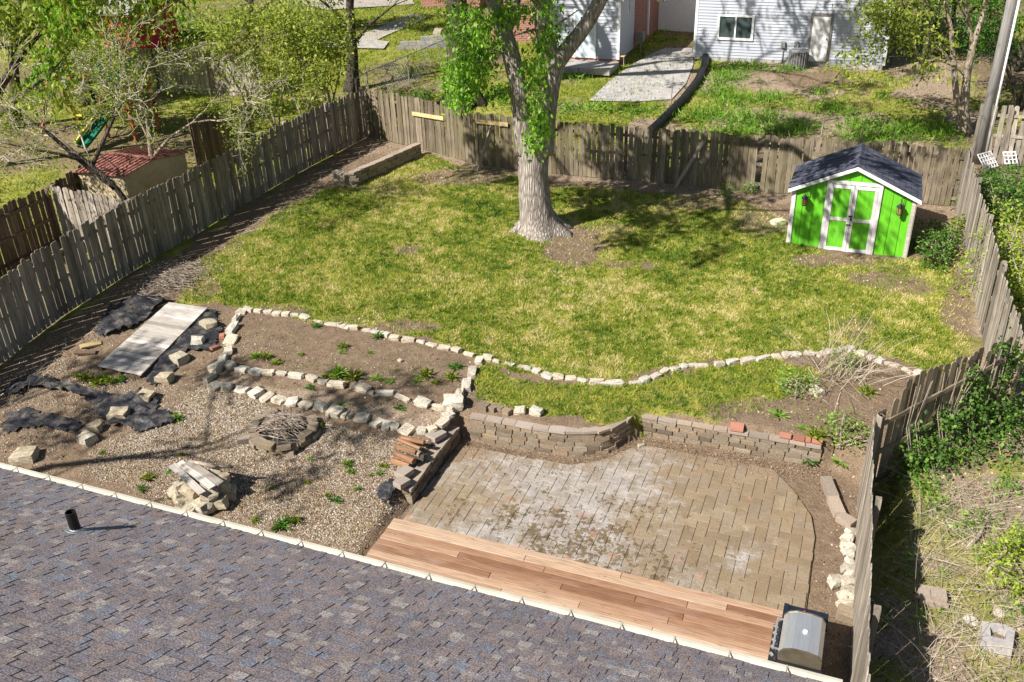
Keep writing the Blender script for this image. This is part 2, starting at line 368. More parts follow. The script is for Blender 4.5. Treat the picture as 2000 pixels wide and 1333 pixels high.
BARE = [(1120, 492, 70, 36, .95), (1100, 458, 85, 20, .9), (1190, 450, 60, 20, .6), (800, 488, 34, 14, .8), (560, 606, 60, 14, .7), (800, 637, 75, 15, .8), (690, 625, 60, 12, .5), (1490, 425, 70, 36, .8), (1620, 512, 90, 12, .9), (1880, 610, 42, 55, .9), (1880, 560, 30, 60, .7), (1700, 545, 50, 14, .6), (1210, 520, 40, 10, .7), (1265, 520, 30, 12, .7), (1370, 398, 90, 14, .8), (1130, 358, 120, 12, .85), (900, 345, 110, 18, .9), (1800, 560, 60, 20, .45), (1840, 500, 50, 20, .5), (400, 560, 40, 25, .6), (450, 480, 40, 20, .5), (720, 372, 70, 16, .5), (1450, 800, 80, 25, .6), (1680, 640, 60, 25, .35), (700, 455, 60, 22, .35)]
BAREW = []
for px, py, rx, ry, wgt in BARE:
    c = P(px, py); a = P(px + rx, py) - c; b = P(px, py - ry) - c
    BAREW.append((c[0], c[1], a[0], a[1], b[0], b[1], wgt))
def bare(s, t):
    o = np.zeros(np.shape(s))
    for cx, cy, ax, ay, bx, by, wg in BAREW:
        det = ax * by - ay * bx; dx = s - cx; dy = t - cy
        p = (dx * by - dy * bx) / det; q = (ax * dy - ay * dx) / det
        o = np.maximum(o, wg * smooth(1.25, 0.55, np.sqrt(p * p + q * q)) if False else wg * (1 - smooth(0.55, 1.3, np.sqrt(p * p + q * q))))
    return o
def zones(s, t):
    """lawn, gravel, litter weights"""
    q = np.where((s > -17.4) & (s < 2.9) & (t < 29.2), 0.28, 0.9); s0, t0 = s, t
    s = s0 + (fbm(s0, t0, 0.9, 301) - .5) * q * 2; t = t0 + (fbm(s0, t0, 0.9, 317) - .5) * q * 2
    lawn = np.where(inpoly(s, t, LAWN), 1.0, 0.0); lawn = np.maximum(lawn, np.where(inpoly(s, t, LAWN2), 0.68, 0))
    lawn = lawn * (1 - bare(s, t))
    n = fbm(s, t, 3.0, 3)
    rightpatch = smooth(-1.2, 1.8, s) * smooth(17, 18.5, t) * smooth(29, 27.5, t) if False else smooth(-1.5, 1.5, s) * smooth(17, 18.5, t) * (1 - smooth(27.0, 28.5, t))
    lawn = lawn * (1 - 0.55 * rightpatch * smooth(.35, .6, n))
    inside = (s > -17.4) & (s < 2.9) & (t < 29.2)
    back = (t >= 29.2) & (s > -17)
    lawn = np.where(back, 0.25 + smooth(.3, .55, fbm(s, t, 4.0, 21)) * 0.75, lawn)
    front = (t > 29.2) & (s > -8.5) & (s < 3.5)
    lawn = np.where(front, 0.12 + 0.6 * smooth(.45, .65, fbm(s, t, 2.2, 33)), lawn)
    lawn = np.where((s <= -17.4), 0.35 + 0.6 * smooth(.35, .6, fbm(s, t, 5.0, 8)), lawn)
    lawn = np.where((s > 2.9) | ((s > 1.02) & (t < 15.5)), 0.1 + 0.55 * smooth(.42, .62, fbm(s, t, 1.6, 13)), lawn)
    grav = np.where(inpoly(s, t, GRAVEL), 1.0, 0.0) * (1 - np.where(inpoly(s, t, BED2), .7, 0))
    grav = np.maximum(grav, np.where((s > -17.2) & (s < -7) & (t < 13.2) & (t > 7) & (grav < .1), 0.35 * smooth(.35, .6, fbm(s, t, 1.8, 41)), 0))
    lit = np.where(front, smooth(.35, .6, fbm(s, t, 3.1, 51)) * .9, 0)
    lit = np.maximum(lit, np.where((s > 1.02) & (t < 29) & ((s > 2.9) | (t < 15.5)), .8, 0))
    lit = np.maximum(lit, np.where(inside & (t > 27.6), .6, 0)); lit = np.maximum(lit, np.where(inpoly(s, t, BED2), .7, 0))
    return lawn, grav, lit
def axis(a): return np.unique(np.round(np.concatenate(a), 4))
gs = axis([np.arange(-110, -30, 8.), np.arange(-30, -19, 1.), np.arange(-19, -7.6, .2), np.arange(-7.6, 1.8, .1), np.arange(1.8, 8, .25), np.arange(8, 30, 2.), np.arange(30, 111, 8.)])
gt = axis([np.arange(-40, 5, 5.), np.arange(5, 10.8, .4), np.arange(10.8, 16.4, .1), np.arange(16.4, 29.6, .2), np.arange(29.6, 50, .5), np.arange(50, 150, 5.)])
S, Tt = np.meshgrid(gs, gt); Zg = gz(S, Tt)
Zg = Zg + (fbm(S, Tt, 0.7, 77) - .5) * 0.05 * ((Tt > 16) | (S < -7.2) | (S > 1.2))
nx, ny = len(gs), len(gt)
gv = np.stack([S.ravel(), Tt.ravel(), Zg.ravel()], 1)
idx = np.arange(nx * ny).reshape(ny, nx)
gf = np.stack([idx[:-1, :-1], idx[:-1, 1:], idx[1:, 1:], idx[1:, :-1]], -1).reshape(-1, 4)
gm = bpy.data.meshes.new('ground'); gm.vertices.add(len(gv)); gm.vertices.foreach_set('co', gv.astype(np.float32).ravel())
gm.loops.add(gf.size); gm.loops.foreach_set('vertex_index', gf.astype(np.int32).ravel())
gm.polygons.add(len(gf)); gm.polygons.foreach_set('loop_start', np.arange(0, gf.size, 4, dtype=np.int32)); gm.polygons.foreach_set('loop_total', np.full(len(gf), 4, np.int32)); gm.polygons.foreach_set('use_smooth', np.ones(len(gf), bool)); gm.update()
zl, zgv, zlit = zones(gv[:, 0], gv[:, 1])
ca = gm.color_attributes.new('zone', 'FLOAT_COLOR', 'POINT')
ca.data.foreach_set('color', np.stack([zl, zgv, zlit, np.ones_like(zl)], 1).astype(np.float32).ravel())
k = NT('ground_cover', 0.95, 0.08); pos = k.pos(); zc = k.node('ShaderNodeSeparateColor'); k.l.new(k.attr('zone'), zc.inputs[0])
n_big = k.noise(pos, 0.9, 5); n_mid = k.noise(pos, 4.0, 6, 0.65); n_fine = k.noise(pos, 38, 5, 0.7); n_x = k.noise(pos, 14, 5, .7)
soil = k.ramp(n_mid, [(0.25, (0.11, 0.072, 0.044)), (0.5, (0.19, 0.13, 0.083)), (0.75, (0.27, 0.195, 0.13))])
soil = k.mix(k.mrange(n_fine, .47, .66, 0, .85), soil, (0.34, 0.265, 0.19))
soil = k.mix(k.mrange(k.noise(pos, 55, 3, .8), .5, .68, 0, .7), soil, (0.07, 0.046, 0.03))
soil = k.mix(k.mrange(n_x, .58, .72, 0, .6), soil, (0.075, 0.052, 0.036))
turf = k.ramp(k.math('ADD', k.math('MULTIPLY', n_mid, .55), k.math('MULTIPLY', n_big, .45)), [(0.36, (0.09, 0.13, 0.014)), (0.5, (0.22, 0.225, 0.034)), (0.64, (0.4, 0.33, 0.11))])
vc = k.voro(pos, 26, 'F1', 'Color'); vd = k.voro(pos, 26)
sep = k.node('ShaderNodeSeparateColor'); k.l.new(vc, sep.inputs[0])
grav = k.ramp(sep.outputs[0], [(0, (0.14, 0.095, 0.058)), (0.3, (0.27, 0.19, 0.11)), (0.55, (0.38, 0.3, 0.21)), (0.8, (0.31, 0.245, 0.19)), (1, (0.55, 0.5, 0.42))])
grav = k.mix(k.mrange(k.noise(pos, 1.3, 5), .5, .7, 0, .6), grav, (0.34, 0.25, 0.11))
grav = k.mix(k.mrange(vd, .35, .75, 0, .85), grav, (0.1, 0.07, 0.045))
lit = k.ramp(k.noise(pos, 22, 6, .75), [(0.3, (0.14, 0.09, 0.06)), (0.5, (0.31, 0.23, 0.16)), (0.68, (0.5, 0.42, 0.32))])
def edge(w, lo=.25, hi=.75): # break a soft weight with noise
    return k.mrange(k.math('ADD', w, k.math('MULTIPLY', k.math('SUBTRACT', n_x, .5), 1.1)), lo, hi)
c = k.mix(k.math('MULTIPLY', edge(zc.outputs[2]), .9), soil, lit)
c = k.mix(edge(zc.outputs[1]), c, grav); c = k.mix(edge(zc.outputs[0], .3, .7), c, turf)
k.col(c); k.bump(k.math('ADD', k.math('MULTIPLY', n_fine, .6), k.math('ADD', n_x, k.math('MULTIPLY', vd, k.math('MULTIPLY', zc.outputs[1], .8)))), .9, .035)
gm.materials.append(k.m)
tag(link('ground', gm), kind='structure')

# ------------------------------------------------------------------ grass, gravel and litter on it
def gz_s(s, t):   # height of the ground sheet itself
    i = np.clip(np.searchsorted(gs, s) - 1, 0, nx - 2); j = np.clip(np.searchsorted(gt, t) - 1, 0, ny - 2)
    fx = (s - gs[i]) / (gs[i + 1] - gs[i]); fy = (t - gt[j]) / (gt[j + 1] - gt[j])
    return (Zg[j, i] * (1 - fx) + Zg[j, i + 1] * fx) * (1 - fy) + (Zg[j + 1, i] * (1 - fx) + Zg[j + 1, i + 1] * fx) * fy
def blades(name, s, t, h, w, col, mat, label, lean=0.5, z0=None):
    n = len(s); a = rng.uniform(0, 2 * np.pi, n); z = gz_s(s, t) if z0 is None else z0
    la = rng.uniform(0, 2 * np.pi, n); ll = h * rng.uniform(0.1, lean * 1.6, n)
    b = np.stack([s, t, z - .01], 1); dw = np.stack([np.cos(a), np.sin(a), 0 * a], 1) * (w / 2)[:, None]
    tip = b + np.stack([np.cos(la) * ll, np.sin(la) * ll, h + .01], 1)
    v = np.stack([b - dw, b + dw, tip], 1).reshape(-1, 3)
    return tag(link(name, fast_mesh(name, v, 3, mat, col)), label, 'grass', kind='stuff')
k = NT('grass_blade', 0.6, 0.2); a_ = k.attr('col', 'Fac')
gc = k.ramp(a_, [(0.0, (0.02, 0.075, 0.008)), (0.25, (0.09, 0.2, 0.014)), (0.5, (0.28, 0.345, 0.03)), (0.78, (0.53, 0.475, 0.1)), (1.0, (0.74, 0.63, 0.34))])
k.col(gc); tr = k.node('ShaderNodeBsdfTranslucent'); k.l.new(gc, tr.inputs['Color']); mx = k.node('ShaderNodeMixShader'); mx.inputs[0].default_value = .3
k.l.new(k.b.outputs[0], mx.inputs[1]); k.l.new(tr.outputs[0], mx.inputs[2]); k.l.new(mx.outputs[0], k.n['Material Output'].inputs['Surface']); MAT['grass'] = k.m
N = 900000
s_ = rng.uniform(-17.2, 2.9, N); t_ = rng.uniform(13.9, 29.2, N); L, G_, _ = zones(s_, t_)
nn = fbm(s_, t_, 1.3, 61); n2 = fbm(s_, t_, 0.35, 67)
keep = rng.uniform(0, 1, N) < L * np.clip(1.9 * n2 - .15, .15, 1)
s_, t_, nn, n2 = s_[keep], t_[keep], nn[keep], n2[keep]
n3 = fbm(s_, t_, .16, 71)
cc = np.clip(0.57 + (nn - .5) * .85 + (n2 - .5) * .9 + (n3 - .5) * .9 + rng.normal(0, .22, len(s_)), 0, 1)
cc = np.where(inpoly(s_, t_, LAWN2), cc * .8, cc)
hh = rng.uniform(.02, .075, len(s_)) * (1.3 - .5 * cc) * (0.6 + .9 * n2)
blades('lawn_grass', s_, t_, hh, rng.uniform(.01, .03, len(s_)), cc, 'grass', 'patchy yellow-green lawn of the fenced back yard', 0.9)
# taller dark tufts and dead leaves in the lawn
N = 5200
s0 = rng.uniform(-17, 2.7, N); t0 = rng.uniform(14, 29, N); L, _, _ = zones(s0, t0); kp = (rng.uniform(0, 1, N) < L * smooth(.42, .62, fbm(s0, t0, 2.4, 131))); s0, t0 = s0[kp], t0[kp]
s_ = np.repeat(s0, 16) + rng.normal(0, .035, len(s0) * 16); t_ = np.repeat(t0, 16) + rng.normal(0, .035, len(s0) * 16); b_ = np.repeat(rng.uniform(.1, .42, len(s0)), 16)
blades('lawn_tufts', s_, t_, rng.uniform(.05, .11, len(s_)), rng.uniform(.01, .02, len(s_)), np.clip(b_ + rng.normal(0, .08, len(s_)), 0, 1), 'grass', 'darker green tufts and weeds dotted through the lawn', .9)
# rougher grass beyond the fences
N = 260000
s_ = rng.uniform(-42, 8, N); t_ = rng.uniform(10, 62, N)
L, G_, _ = zones(s_, t_); out = (s_ < -17.6) | (t_ > 29.6) | ((s_ > 3.2) & (t_ > 15)) | ((s_ > 1.25) & (t_ < 14.5))
keep = (rng.uniform(0, 1, N) < L) & out
s_, t_ = s_[keep], t_[keep]; n2 = fbm(s_, t_, 1.1, 91)
cc = np.clip(0.3 + (n2 - .5) * .9 + rng.normal(0, .15, len(s_)), 0, 1)
blades('rough_grass', s_, t_, rng.uniform(.05, .16, len(s_)), rng.uniform(.025, .05, len(s_)), cc, 'grass', 'rough green grass growing beyond the yard fences', .8)
# pebbles and bark chips
def chips(name, s, t, size, col, label, mat, cat):
    n = len(s); z = gz_s(s, t) + size * .15
    u = rng.normal(0, 1, (n, 3)); u /= np.linalg.norm(u, axis=1)[:, None]; w = rng.normal(0, 1, (n, 3)); w -= (w * u).sum(1)[:, None] * u; w /= np.linalg.norm(w, axis=1)[:, None]; q = np.cross(u, w)
    c0 = np.stack([s, t, z], 1); sz = size[:, None]
    A = [c0 + u * sz, c0 - u * sz * .8, c0 + w * sz * .7, c0 - w * sz * .75, c0 + q * sz * .45, c0 - q * sz * .45]
    v = np.stack([A[0], A[2], A[4], A[2], A[1], A[4], A[1], A[3], A[4], A[3], A[0], A[4], A[2], A[0], A[5], A[1], A[2], A[5], A[3], A[1], A[5], A[0], A[3], A[5]], 1).reshape(-1, 3)
    return tag(link(name, fast_mesh(name, v, 3, mat, np.repeat(col, 8))), label, cat, kind='stuff')
k = NT('gravel_chip', .85, .2); k.col(k.ramp(k.attr('col', 'Fac'), [(0, (0.09, 0.055, 0.032)), (.2, (0.26, 0.165, 0.085)), (.38, (0.4, 0.31, 0.2)), (.55, (0.32, 0.255, 0.22)), (.8, (0.46, 0.4, 0.33)), (1, (0.66, 0.62, 0.55))])); MAT['chip'] = k.m
N = 150000
s_ = rng.uniform(-17.2, -6.7, N); t_ = rng.uniform(7, 15.5, N); L, G_, _ = zones(s_, t_)
keep = rng.uniform(0, 1, N) < G_ * .95 + .05; s_, t_ = s_[keep], t_[keep]
warm = fbm(s_, t_, 1.4, 101); cc = np.clip(rng.uniform(0, 1, len(s_)) ** 1.1 + (warm - .5) * .5, 0, 1)
chips('gravel', s_, t_, rng.uniform(.008, .024, len(s_)), cc, 'mixed pink and tan gravel with bark chips beside the patio', 'chip', 'gravel')
N = 40000
s_ = rng.uniform(-17, 6, N); t_ = rng.uniform(9, 46, N); L, G_, LI = zones(s_, t_)
sb = bare(s_, t_); keep = (rng.uniform(0, 1, N) < np.maximum(np.maximum(LI * .9, sb * .6), np.where((s_ < 2.8) & (t_ < 29) & (t_ > 16), .07 + .25 * smooth(26, 28.5, t_), 0))); s_, t_ = s_[keep], t_[keep]
k = NT('dead_leaf', .9, .1); k.col(k.ramp(k.attr('col', 'Fac'), [(0, (0.1, 0.06, 0.04)), (.5, (0.3, 0.2, 0.13)), (1, (0.56, 0.46, 0.34))])); MAT['litter'] = k.m
chips('leaf_litter', s_, t_, rng.uniform(.015, .045, len(s_)), rng.uniform(0, 1, len(s_)), 'brown dead leaves scattered over the bare soil', 'litter', 'leaf litter')

N = 42000
s_ = rng.uniform(-17.2, 2.9, N); t_ = rng.uniform(8, 29.2, N); L, G_, LI = zones(s_, t_)
pit = (s_ > -6.9) & (s_ < .3) & (t_ < 15.3); keep = (L < .35) & ~pit & (rng.uniform(0, 1, N) < .9); s_, t_ = s_[keep], t_[keep]
chips('soil_crumbs', s_, t_, rng.uniform(.006, .03, len(s_)) * rng.uniform(.6, 1.3, len(s_)), np.clip(rng.normal(.42, .36, len(s_)), 0, 1), 'crumbly soil clods, chips and dead leaf bits on the bare ground', 'litter', 'soil')

N = 2600
s_ = rng.uniform(-6.8, .3, N); t_ = wall_front(s_) - np.abs(rng.normal(0, .35, N)) - .05; z_ = np.full(N, .035); keep = t_ > 11.4; s_, t_ = s_[keep], t_[keep]
_gz = gz_s; gz_s = lambda a, b: np.full(len(a), .034)
chips('wall_foot_debris', s_, t_, rng.uniform(.006, .018, len(s_)), np.clip(rng.normal(.35, .3, len(s_)), 0, 1), 'dead leaf crumbs and grit on the pavers below the block walls', 'litter', 'leaf litter')
gz_s = _gz

# ------------------------------------------------------------------ the patio, its pavers and the deck
PATIO = [(-6.86, 11.38), (-6.86, 14.0), (-4.5, 14.05), (-3.95, 14.4), (-3.5, 15.0), (-3.2, 15.2), (-0.75, 15.22), (-0.25, 14.6), (0.08, 14.0), (0.2, 13.4), (0.22, 11.38)]
k = NT('patio_paver', 0.88, 0.2); r_ = k.rand(); ps = k.pos()
g1 = k.noise(ps, 0.55, 5, .6, .6); g2 = k.noise(ps, 3.0, 6, .65); g3 = k.noise(ps, 30, 4, .7)
base = k.ramp(r_, [(0, (0.22, 0.16, 0.1)), (.3, (0.28, 0.21, 0.135)), (.6, (0.25, 0.195, 0.14)), (.85, (0.31, 0.24, 0.155)), (1, (0.26, 0.185, 0.11))])
grey = k.mix(k.mrange(g2, .35, .65), (0.28, 0.25, 0.225), (0.45, 0.415, 0.385))
sepx = k.node('ShaderNodeSeparateXYZ'); k.l.new(ps, sepx.inputs[0])
cc1 = k.node('ShaderNodeVectorMath'); cc1.operation = 'DISTANCE'; k.l.new(k.mapping(ps, (1, 1.25, 0)), cc1.inputs[0]); cc1.inputs[1].default_value = (-4.2, 15.9, 0)
worn = k.math('ADD', k.math('ADD', k.mrange(cc1.outputs['Value'], .6, 4.2, .66, 0.05), k.math('MULTIPLY', k.math('SUBTRACT', g1, .5), 1.5)), k.math('MULTIPLY', k.math('SUBTRACT', k.noise(ps, 6, 6, .75), .5), .9))
col = k.mix(k.mrange(worn, .3, .55, 0, .9), base, grey)
dirt = k.mix(k.mrange(k.noise(ps, 1.9, 7, .7, .5), .47, .7, 0, .8), col, (0.19, 0.14, 0.085))
cc2 = k.node('ShaderNodeVectorMath'); cc2.operation = 'DISTANCE'; k.l.new(k.mapping(ps, (1, 1.5, 0)), cc2.inputs[0]); cc2.inputs[1].default_value = (-3.7, 17.9, 0)
moss = k.math('ADD', k.math('ADD', k.math('MULTIPLY', k.noise(ps, 11.0, 5, .65, .4), .6), k.math('MULTIPLY', k.noise(ps, 1.7, 3), .4)), k.mrange(cc2.outputs['Value'], .2, 3.6, .085, -.07))
dirt = k.mix(k.mrange(moss, .562, .585, 0, .92), dirt, k.mix(k.mrange(g2, .4, .6), (0.1, 0.07, 0.034), (0.17, 0.12, 0.065)))
pink = k.noise(k.mapping(ps, (1, 1, 1), (9, 4, 0)), 2.6, 4)
dirt = k.mix(k.mrange(pink, .62, .68, 0, .45), dirt, (0.48, 0.25, 0.18))
dirt = k.mix(k.mrange(k.noise(ps, 45, 3, .75), .48, .7, 0, .75), dirt, (0.13, 0.098, 0.062))
k.col(dirt); k.bump(k.math('ADD', g2, k.math('MULTIPLY', g3, .4)), .35, .012); MAT['paver'] = k.m
mb = MB(); mb.add([(x, y, 0.012) for x, y in PATIO], [tuple(range(len(PATIO)))])
k = NT('joint_sand', .95, .1); k.col(k.ramp(k.noise(k.pos(), 18, 5), [(.3, (0.1, 0.073, 0.045)), (.7, (0.2, 0.15, 0.098))])); MAT['sand'] = k.m
patio = tag(link('patio', mb.mesh('patio', 'sand')), kind='structure')
def bev_box(lx, ly, lz, b, jit=0.0, seed=0):
    """box with chamfered top edge: 28 triangles"""
    r = random.Random(seed); x, y = lx / 2, ly / 2; j = lambda: r.uniform(-jit, jit); q = MB()
    o = [(-x + j(), -y + j()), (x + j(), -y + j()), (x + j(), y + j()), (-x + j(), y + j())]
    i = [(a * (1 - b / x), c * (1 - b / y)) for a, c in o]
    q.add([(a, c, -lz) for a, c in o] + [(a, c, -b * .8) for a, c in o] + [(a, c, 0) for a, c in i],
          [(8, 9, 10, 11), (3, 2, 1, 0)] + [(n, (n + 1) % 4, 4 + (n + 1) % 4, 4 + n) for n in range(4)] + [(4 + n, 4 + (n + 1) % 4, 8 + (n + 1) % 4, 8 + n) for n in range(4)])
    return q
PAV = [bev_box(.393, .193, .06, .006, .002, i).mesh('paver', 'paver') for i in range(3)]
def clip_rect(poly, x0, x1, y0, y1):
    for ax, v, sg in ((0, x0, 1), (0, x1, -1), (1, y0, 1), (1, y1, -1)):
        out = []
        for i in range(len(poly)):
            a, b = poly[i - 1], poly[i]; da, db = (a[ax] - v) * sg, (b[ax] - v) * sg
            if (da >= 0) != (db >= 0):
                f = da / (da - db); out.append((a[0] + (b[0] - a[0]) * f, a[1] + (b[1] - a[1]) * f))
            if db >= 0: out.append(b)
        poly = out
        if not poly: return []
    return poly
def poly_area(pl): return abs(sum(pl[i - 1][0] * pl[i][1] - pl[i][0] * pl[i - 1][1] for i in range(len(pl)))) / 2
U = 0.2
for ix in range(-40, 8):
    for iy in range(50, 84):
        c_ = (ix - iy) % 4
        if c_ == 0: cx, cy, rz = (ix + 1) * U, (iy + .5) * U, 0
        elif c_ == 2: cx, cy, rz = (ix + .5) * U, iy * U, math.pi / 2
        else: continue
        hx, hy = (.197, .097) if rz == 0 else (.097, .197)
        cs = inpoly(np.array([cx - hx, cx + hx, cx + hx, cx - hx]), np.array([cy - hy, cy - hy, cy + hy, cy + hy]), PATIO)
        if cs.any() and not cs.all():
            pl = clip_rect(PATIO, cx - hx, cx + hx, cy - hy, cy + hy)
            if len(pl) > 2 and poly_area(pl) > .012:
                link('paver', MB().prism([(a - cx, b - cy) for a, b in pl], -.05, 0).mesh('paver', 'paver'), patio, (cx, cy, .029 + rnd.uniform(-.003, .003)))
        elif cs.all():
            link('paver', PAV[rnd.randrange(3)], patio, (cx, cy, 0.03 + rnd.uniform(-.004, .004)), (rnd.uniform(-.008, .008), rnd.uniform(-.008, .008), rz + rnd.uniform(-.006, .006) + math.pi * rnd.randrange(2)))

deck = Thing('deck', 'low reddish cedar plank deck between house and patio', 'deck', (-3.5, 9.6, 0))
rowt = 11.33
lens = [[4.25, 2.7], [2.6, 3.4, .95], [3.0, 2.4, 1.5], [1.5, 3.1, 2.3], [3.4, 2.0, 1.5], [2.2, 3.0, 1.7], [3.8, 3.1], [2.5, 2.5, 1.9]]
i = 0
while rowt > 7.5:
    x = -6.95 + rnd.uniform(-.012, .012)
    for ln in lens[i % 8]:
        ln2 = min(ln, -0.08 - x)
        q = bev_box(ln2 - .007, .1345, .028, .006); m = q.mesh('plank', 'deck')
        deck.piece('plank', m, (x + ln2 / 2, rowt - .07, .155 + rnd.uniform(-.002, .002)))
        x += ln2
    rowt -= .1455; i += 1
mb = MB()
for y in (11.31, 10.0, 8.7): mb.box((-3.5, y - .03, .055), (6.8, .04, .14))
for x in (-6.92, -4.6, -2.3, -.12): mb.box((x, 9.4, .05), (.04, 3.6, .13))
deck.part('frame', mb, 'deck')

# ------------------------------------------------------------------ split-face block walls
def block_wall(name, label, line, courses, z0, cap=True, bw=.3, bh=.1, bd=.2, cat='retaining wall', zfun=None, caps=None, skip=0.0, batter=.012):
    """line: front face polyline, uphill side to its left; blocks are children"""
    pts = [np.array(q, float) for q in line]; seg = [np.linalg.norm(pts[i + 1] - pts[i]) for i in range(len(pts) - 1)]; tot = sum(seg)
    def at(d):
        d = min(max(d, 0), tot - 1e-6)
        for i, l in enumerate(seg):
            if d <= l or i == len(seg) - 1:
                u = (pts[i + 1] - pts[i]) / l; return pts[i] + u * d, u
            d -= l
    th = Thing(name, label, cat, (*pts[0], z0))
    for c_ in range(courses + (1 if cap else 0)):
        d = -rnd.uniform(0, bw * .5) if c_ % 2 else 0.0; top = cap and c_ == courses
        while d < tot:
            w = rnd.uniform(.75, 1.3) * bw * (1.15 if top else 1)
            e = min(d + w, tot); s0 = max(d, 0); d += w
            if e - s0 < .07 or rnd.random() < skip: continue
            p, u = at((s0 + e) / 2); n = np.array([-u[1], u[0]])
            zb = z0 if zfun is None else zfun(p[0], p[1])
            back = batter * c_ + rnd.uniform(-.008, .008) - (.015 if top else 0)
            q = p + n * (bd / 2 + back); h = .062 if top else bh
            z = zb + c_ * bh + h / 2
            th.piece('cap' if top else 'block', (CAPS if top else BLOCKS)[rnd.randrange(5 if top else 8)], (q[0], q[1], z),
                     (0, 0, math.atan2(u[1], u[0]) + rnd.uniform(-.03, .03) + (math.pi if rnd.random() < .5 else 0)), ((e - s0) - (.01 if top else .014), bd * (1.15 if top else 1), h * .97))
    return th
w1 = [(-6.75, 14.28), (-5.4, 14.3), (-4.75, 14.36), (-4.3, 14.5), (-3.98, 14.68), (-3.75, 14.95), (-3.6, 15.25), (-3.52, 15.6)]
W1 = block_wall('retaining_wall', 'curved tan block retaining wall bulging out between lawn and patio', w1, 5, -.02)
W2 = block_wall('retaining_wall', 'straight tan block retaining wall right of the curved one', [(-3.46, 15.56), (0.1, 15.6)], 4, 0.0)
block_wall('retaining_wall', 'tan block retaining wall in shade between gravel and patio', [(-6.9, 11.95), (-6.93, 13.1), (-6.9, 14.15)], 3, -.02)
# odd bricks and loose stones on the walls
def loose(name, mesh, p, size, label, cat, rot=None, group=None):
    o = link(name, mesh, None, tuple(p), rot or rot_rock(rnd, .1), size); return tag(o, label, cat, group)
WZ = .03 + 4 * .1 + .062
loose('brick', BRICKS[0], (-1.55, 15.68, WZ + .04), (.27, .19, .09), 'single pink brick lying mid-way on the straight block wall', 'brick', (0, 0, .03))
for i, (x, l_, lab) in enumerate([(-.62, .23, 'yellow cored brick at left of the row ending the straight wall'), (-.36, .22, 'reddish cored brick second in the row ending the straight wall'), (-.19, .1, 'short red half brick in the row ending the straight wall'), (-.02, .2, 'orange cored brick at the right end of the straight wall')]):
    loose('brick', BRICKS[i % 3], (x, 15.7, WZ + .03), (l_, .1, .07), lab, 'brick', (0, 0, rnd.uniform(-.05, .05)))
for px, py, sz, lab in [(945, 793, .24, 'tan split block, leftmost on top of the curved wall'), (962, 797, .16, 'tan split block second on top of the curved wall'), (976, 797, .15, 'grey brown block third on top of the curved wall'), (990, 803, .18, 'rounded brown block fourth on top of the curved wall'), (1015, 801, .25, 'white stone chunk fifth on top of the curved wall'), (1048, 803, .26, 'white hollow stone chunk rightmost on top of the curved wall')]:
    p = P(px, py + 6); loose('stone', (ROCKS if 'white' in lab else BLOCKS)[rnd.randrange(6)], (p[0], p[1], p[2] + .06), (sz, sz * .75, sz * .62), lab, 'stone', (0, 0, rnd.uniform(-.3, .3)))
for px, py, sz, lab in [(912, 838, .16, 'broken tan brick piece at the patio corner'), (925, 837, .1, 'small pale stone at the patio corner'), (907, 848, .12, 'flat tan rubble piece under the patio corner'), (1251, 871, .13, 'white flat stone on the dirt where the two block walls meet')]:
    p = PZ(px, py, .05); loose('stone', ROCKS_T[rnd.randrange(6)], p, (sz, sz * .6, sz * .5), lab, 'stone')

# curb of blocks and white stones right of the patio
cb = Thing('garden_curb', 'short line of long tan curb blocks at the right edge of the patio', 'curb', PZ(1625, 950, 0))
for (a, b) in [((1612, 935), (1628, 975)), ((1626, 974), (1641, 1008)), ((1638, 1008), (1668, 1026))]:
    p, q = PZ(*a, .06), PZ(*b, .06); d = q - p
    cb.piece('block', CAPS[rnd.randrange(5)], (p + q) / 2, (0, 0, math.atan2(d[1], d[0])), (np.linalg.norm(d) * .98, .2, .14))
wr = Thing('stone_edging', 'white limestone chunks lined up along the foot of the right fence', 'edging', PZ(1660, 1100, 0))
for px, py, sz in [(1663, 1040, .22), (1655, 1053, .2), (1650, 1060, .16), (1657, 1072, .22), (1651, 1077, .15), (1661, 1083, .15), (1660, 1098, .19), (1657, 1112, .22), (1659, 1125, .17), (1655, 1137, .24), (1632, 1136, .25), (1661, 1160, .3), (1645, 1165, .2), (1651, 1183, .22), (1653, 1200, .28)]:
    p = PZ(px, py, .07); wr.piece('stone', (ROCKS if py < 1195 else BLOCKS)[rnd.randrange(8)], p, rot_rock(rnd, .4), (sz, sz * rnd.uniform(.7, .95), sz * .65))

# ------------------------------------------------------------------ white stone edging of the beds
def Z4(x, y): return (x / 2.854, 433 + y / 2.854)
def Z5(x, y): return (650 + x / 2.854, 433 + y / 2.854)
def Z6(x, y): return (1300 + x / 2.854, 433 + y / 2.854)
def edging(label, pts, w, h, mesh=ROCKS, gap=1.0, tilt=.12):
    q = [P(*a) for a in pts]; th = Thing('stone_edging', label, 'edging', q[0])
    for i in range(len(q)):
        a = q[max(i - 1, 0)]; b = q[min(i + 1, len(q) - 1)]; d = b - a
        ln = min(np.linalg.norm(d) / (2 if 0 < i < len(q) - 1 else 1) * gap, .62) * rnd.uniform(.86, 1.05)
        ww = w * .82 * rnd.uniform(.6, 1.4); hh = h * .8 * rnd.uniform(.65, 1.3); ln *= rnd.uniform(.75, 1.08)
        th.piece('stone', mesh[rnd.randrange(len(mesh))], (q[i][0], q[i][1], q[i][2] + hh * rnd.uniform(.05, .28)), (rnd.uniform(-tilt, tilt), rnd.uniform(-tilt, tilt), math.atan2(d[1], d[0]) + rnd.uniform(-.3, .3) + math.pi * rnd.randrange(2)), (ln * 1.04, ww, hh))
    return th
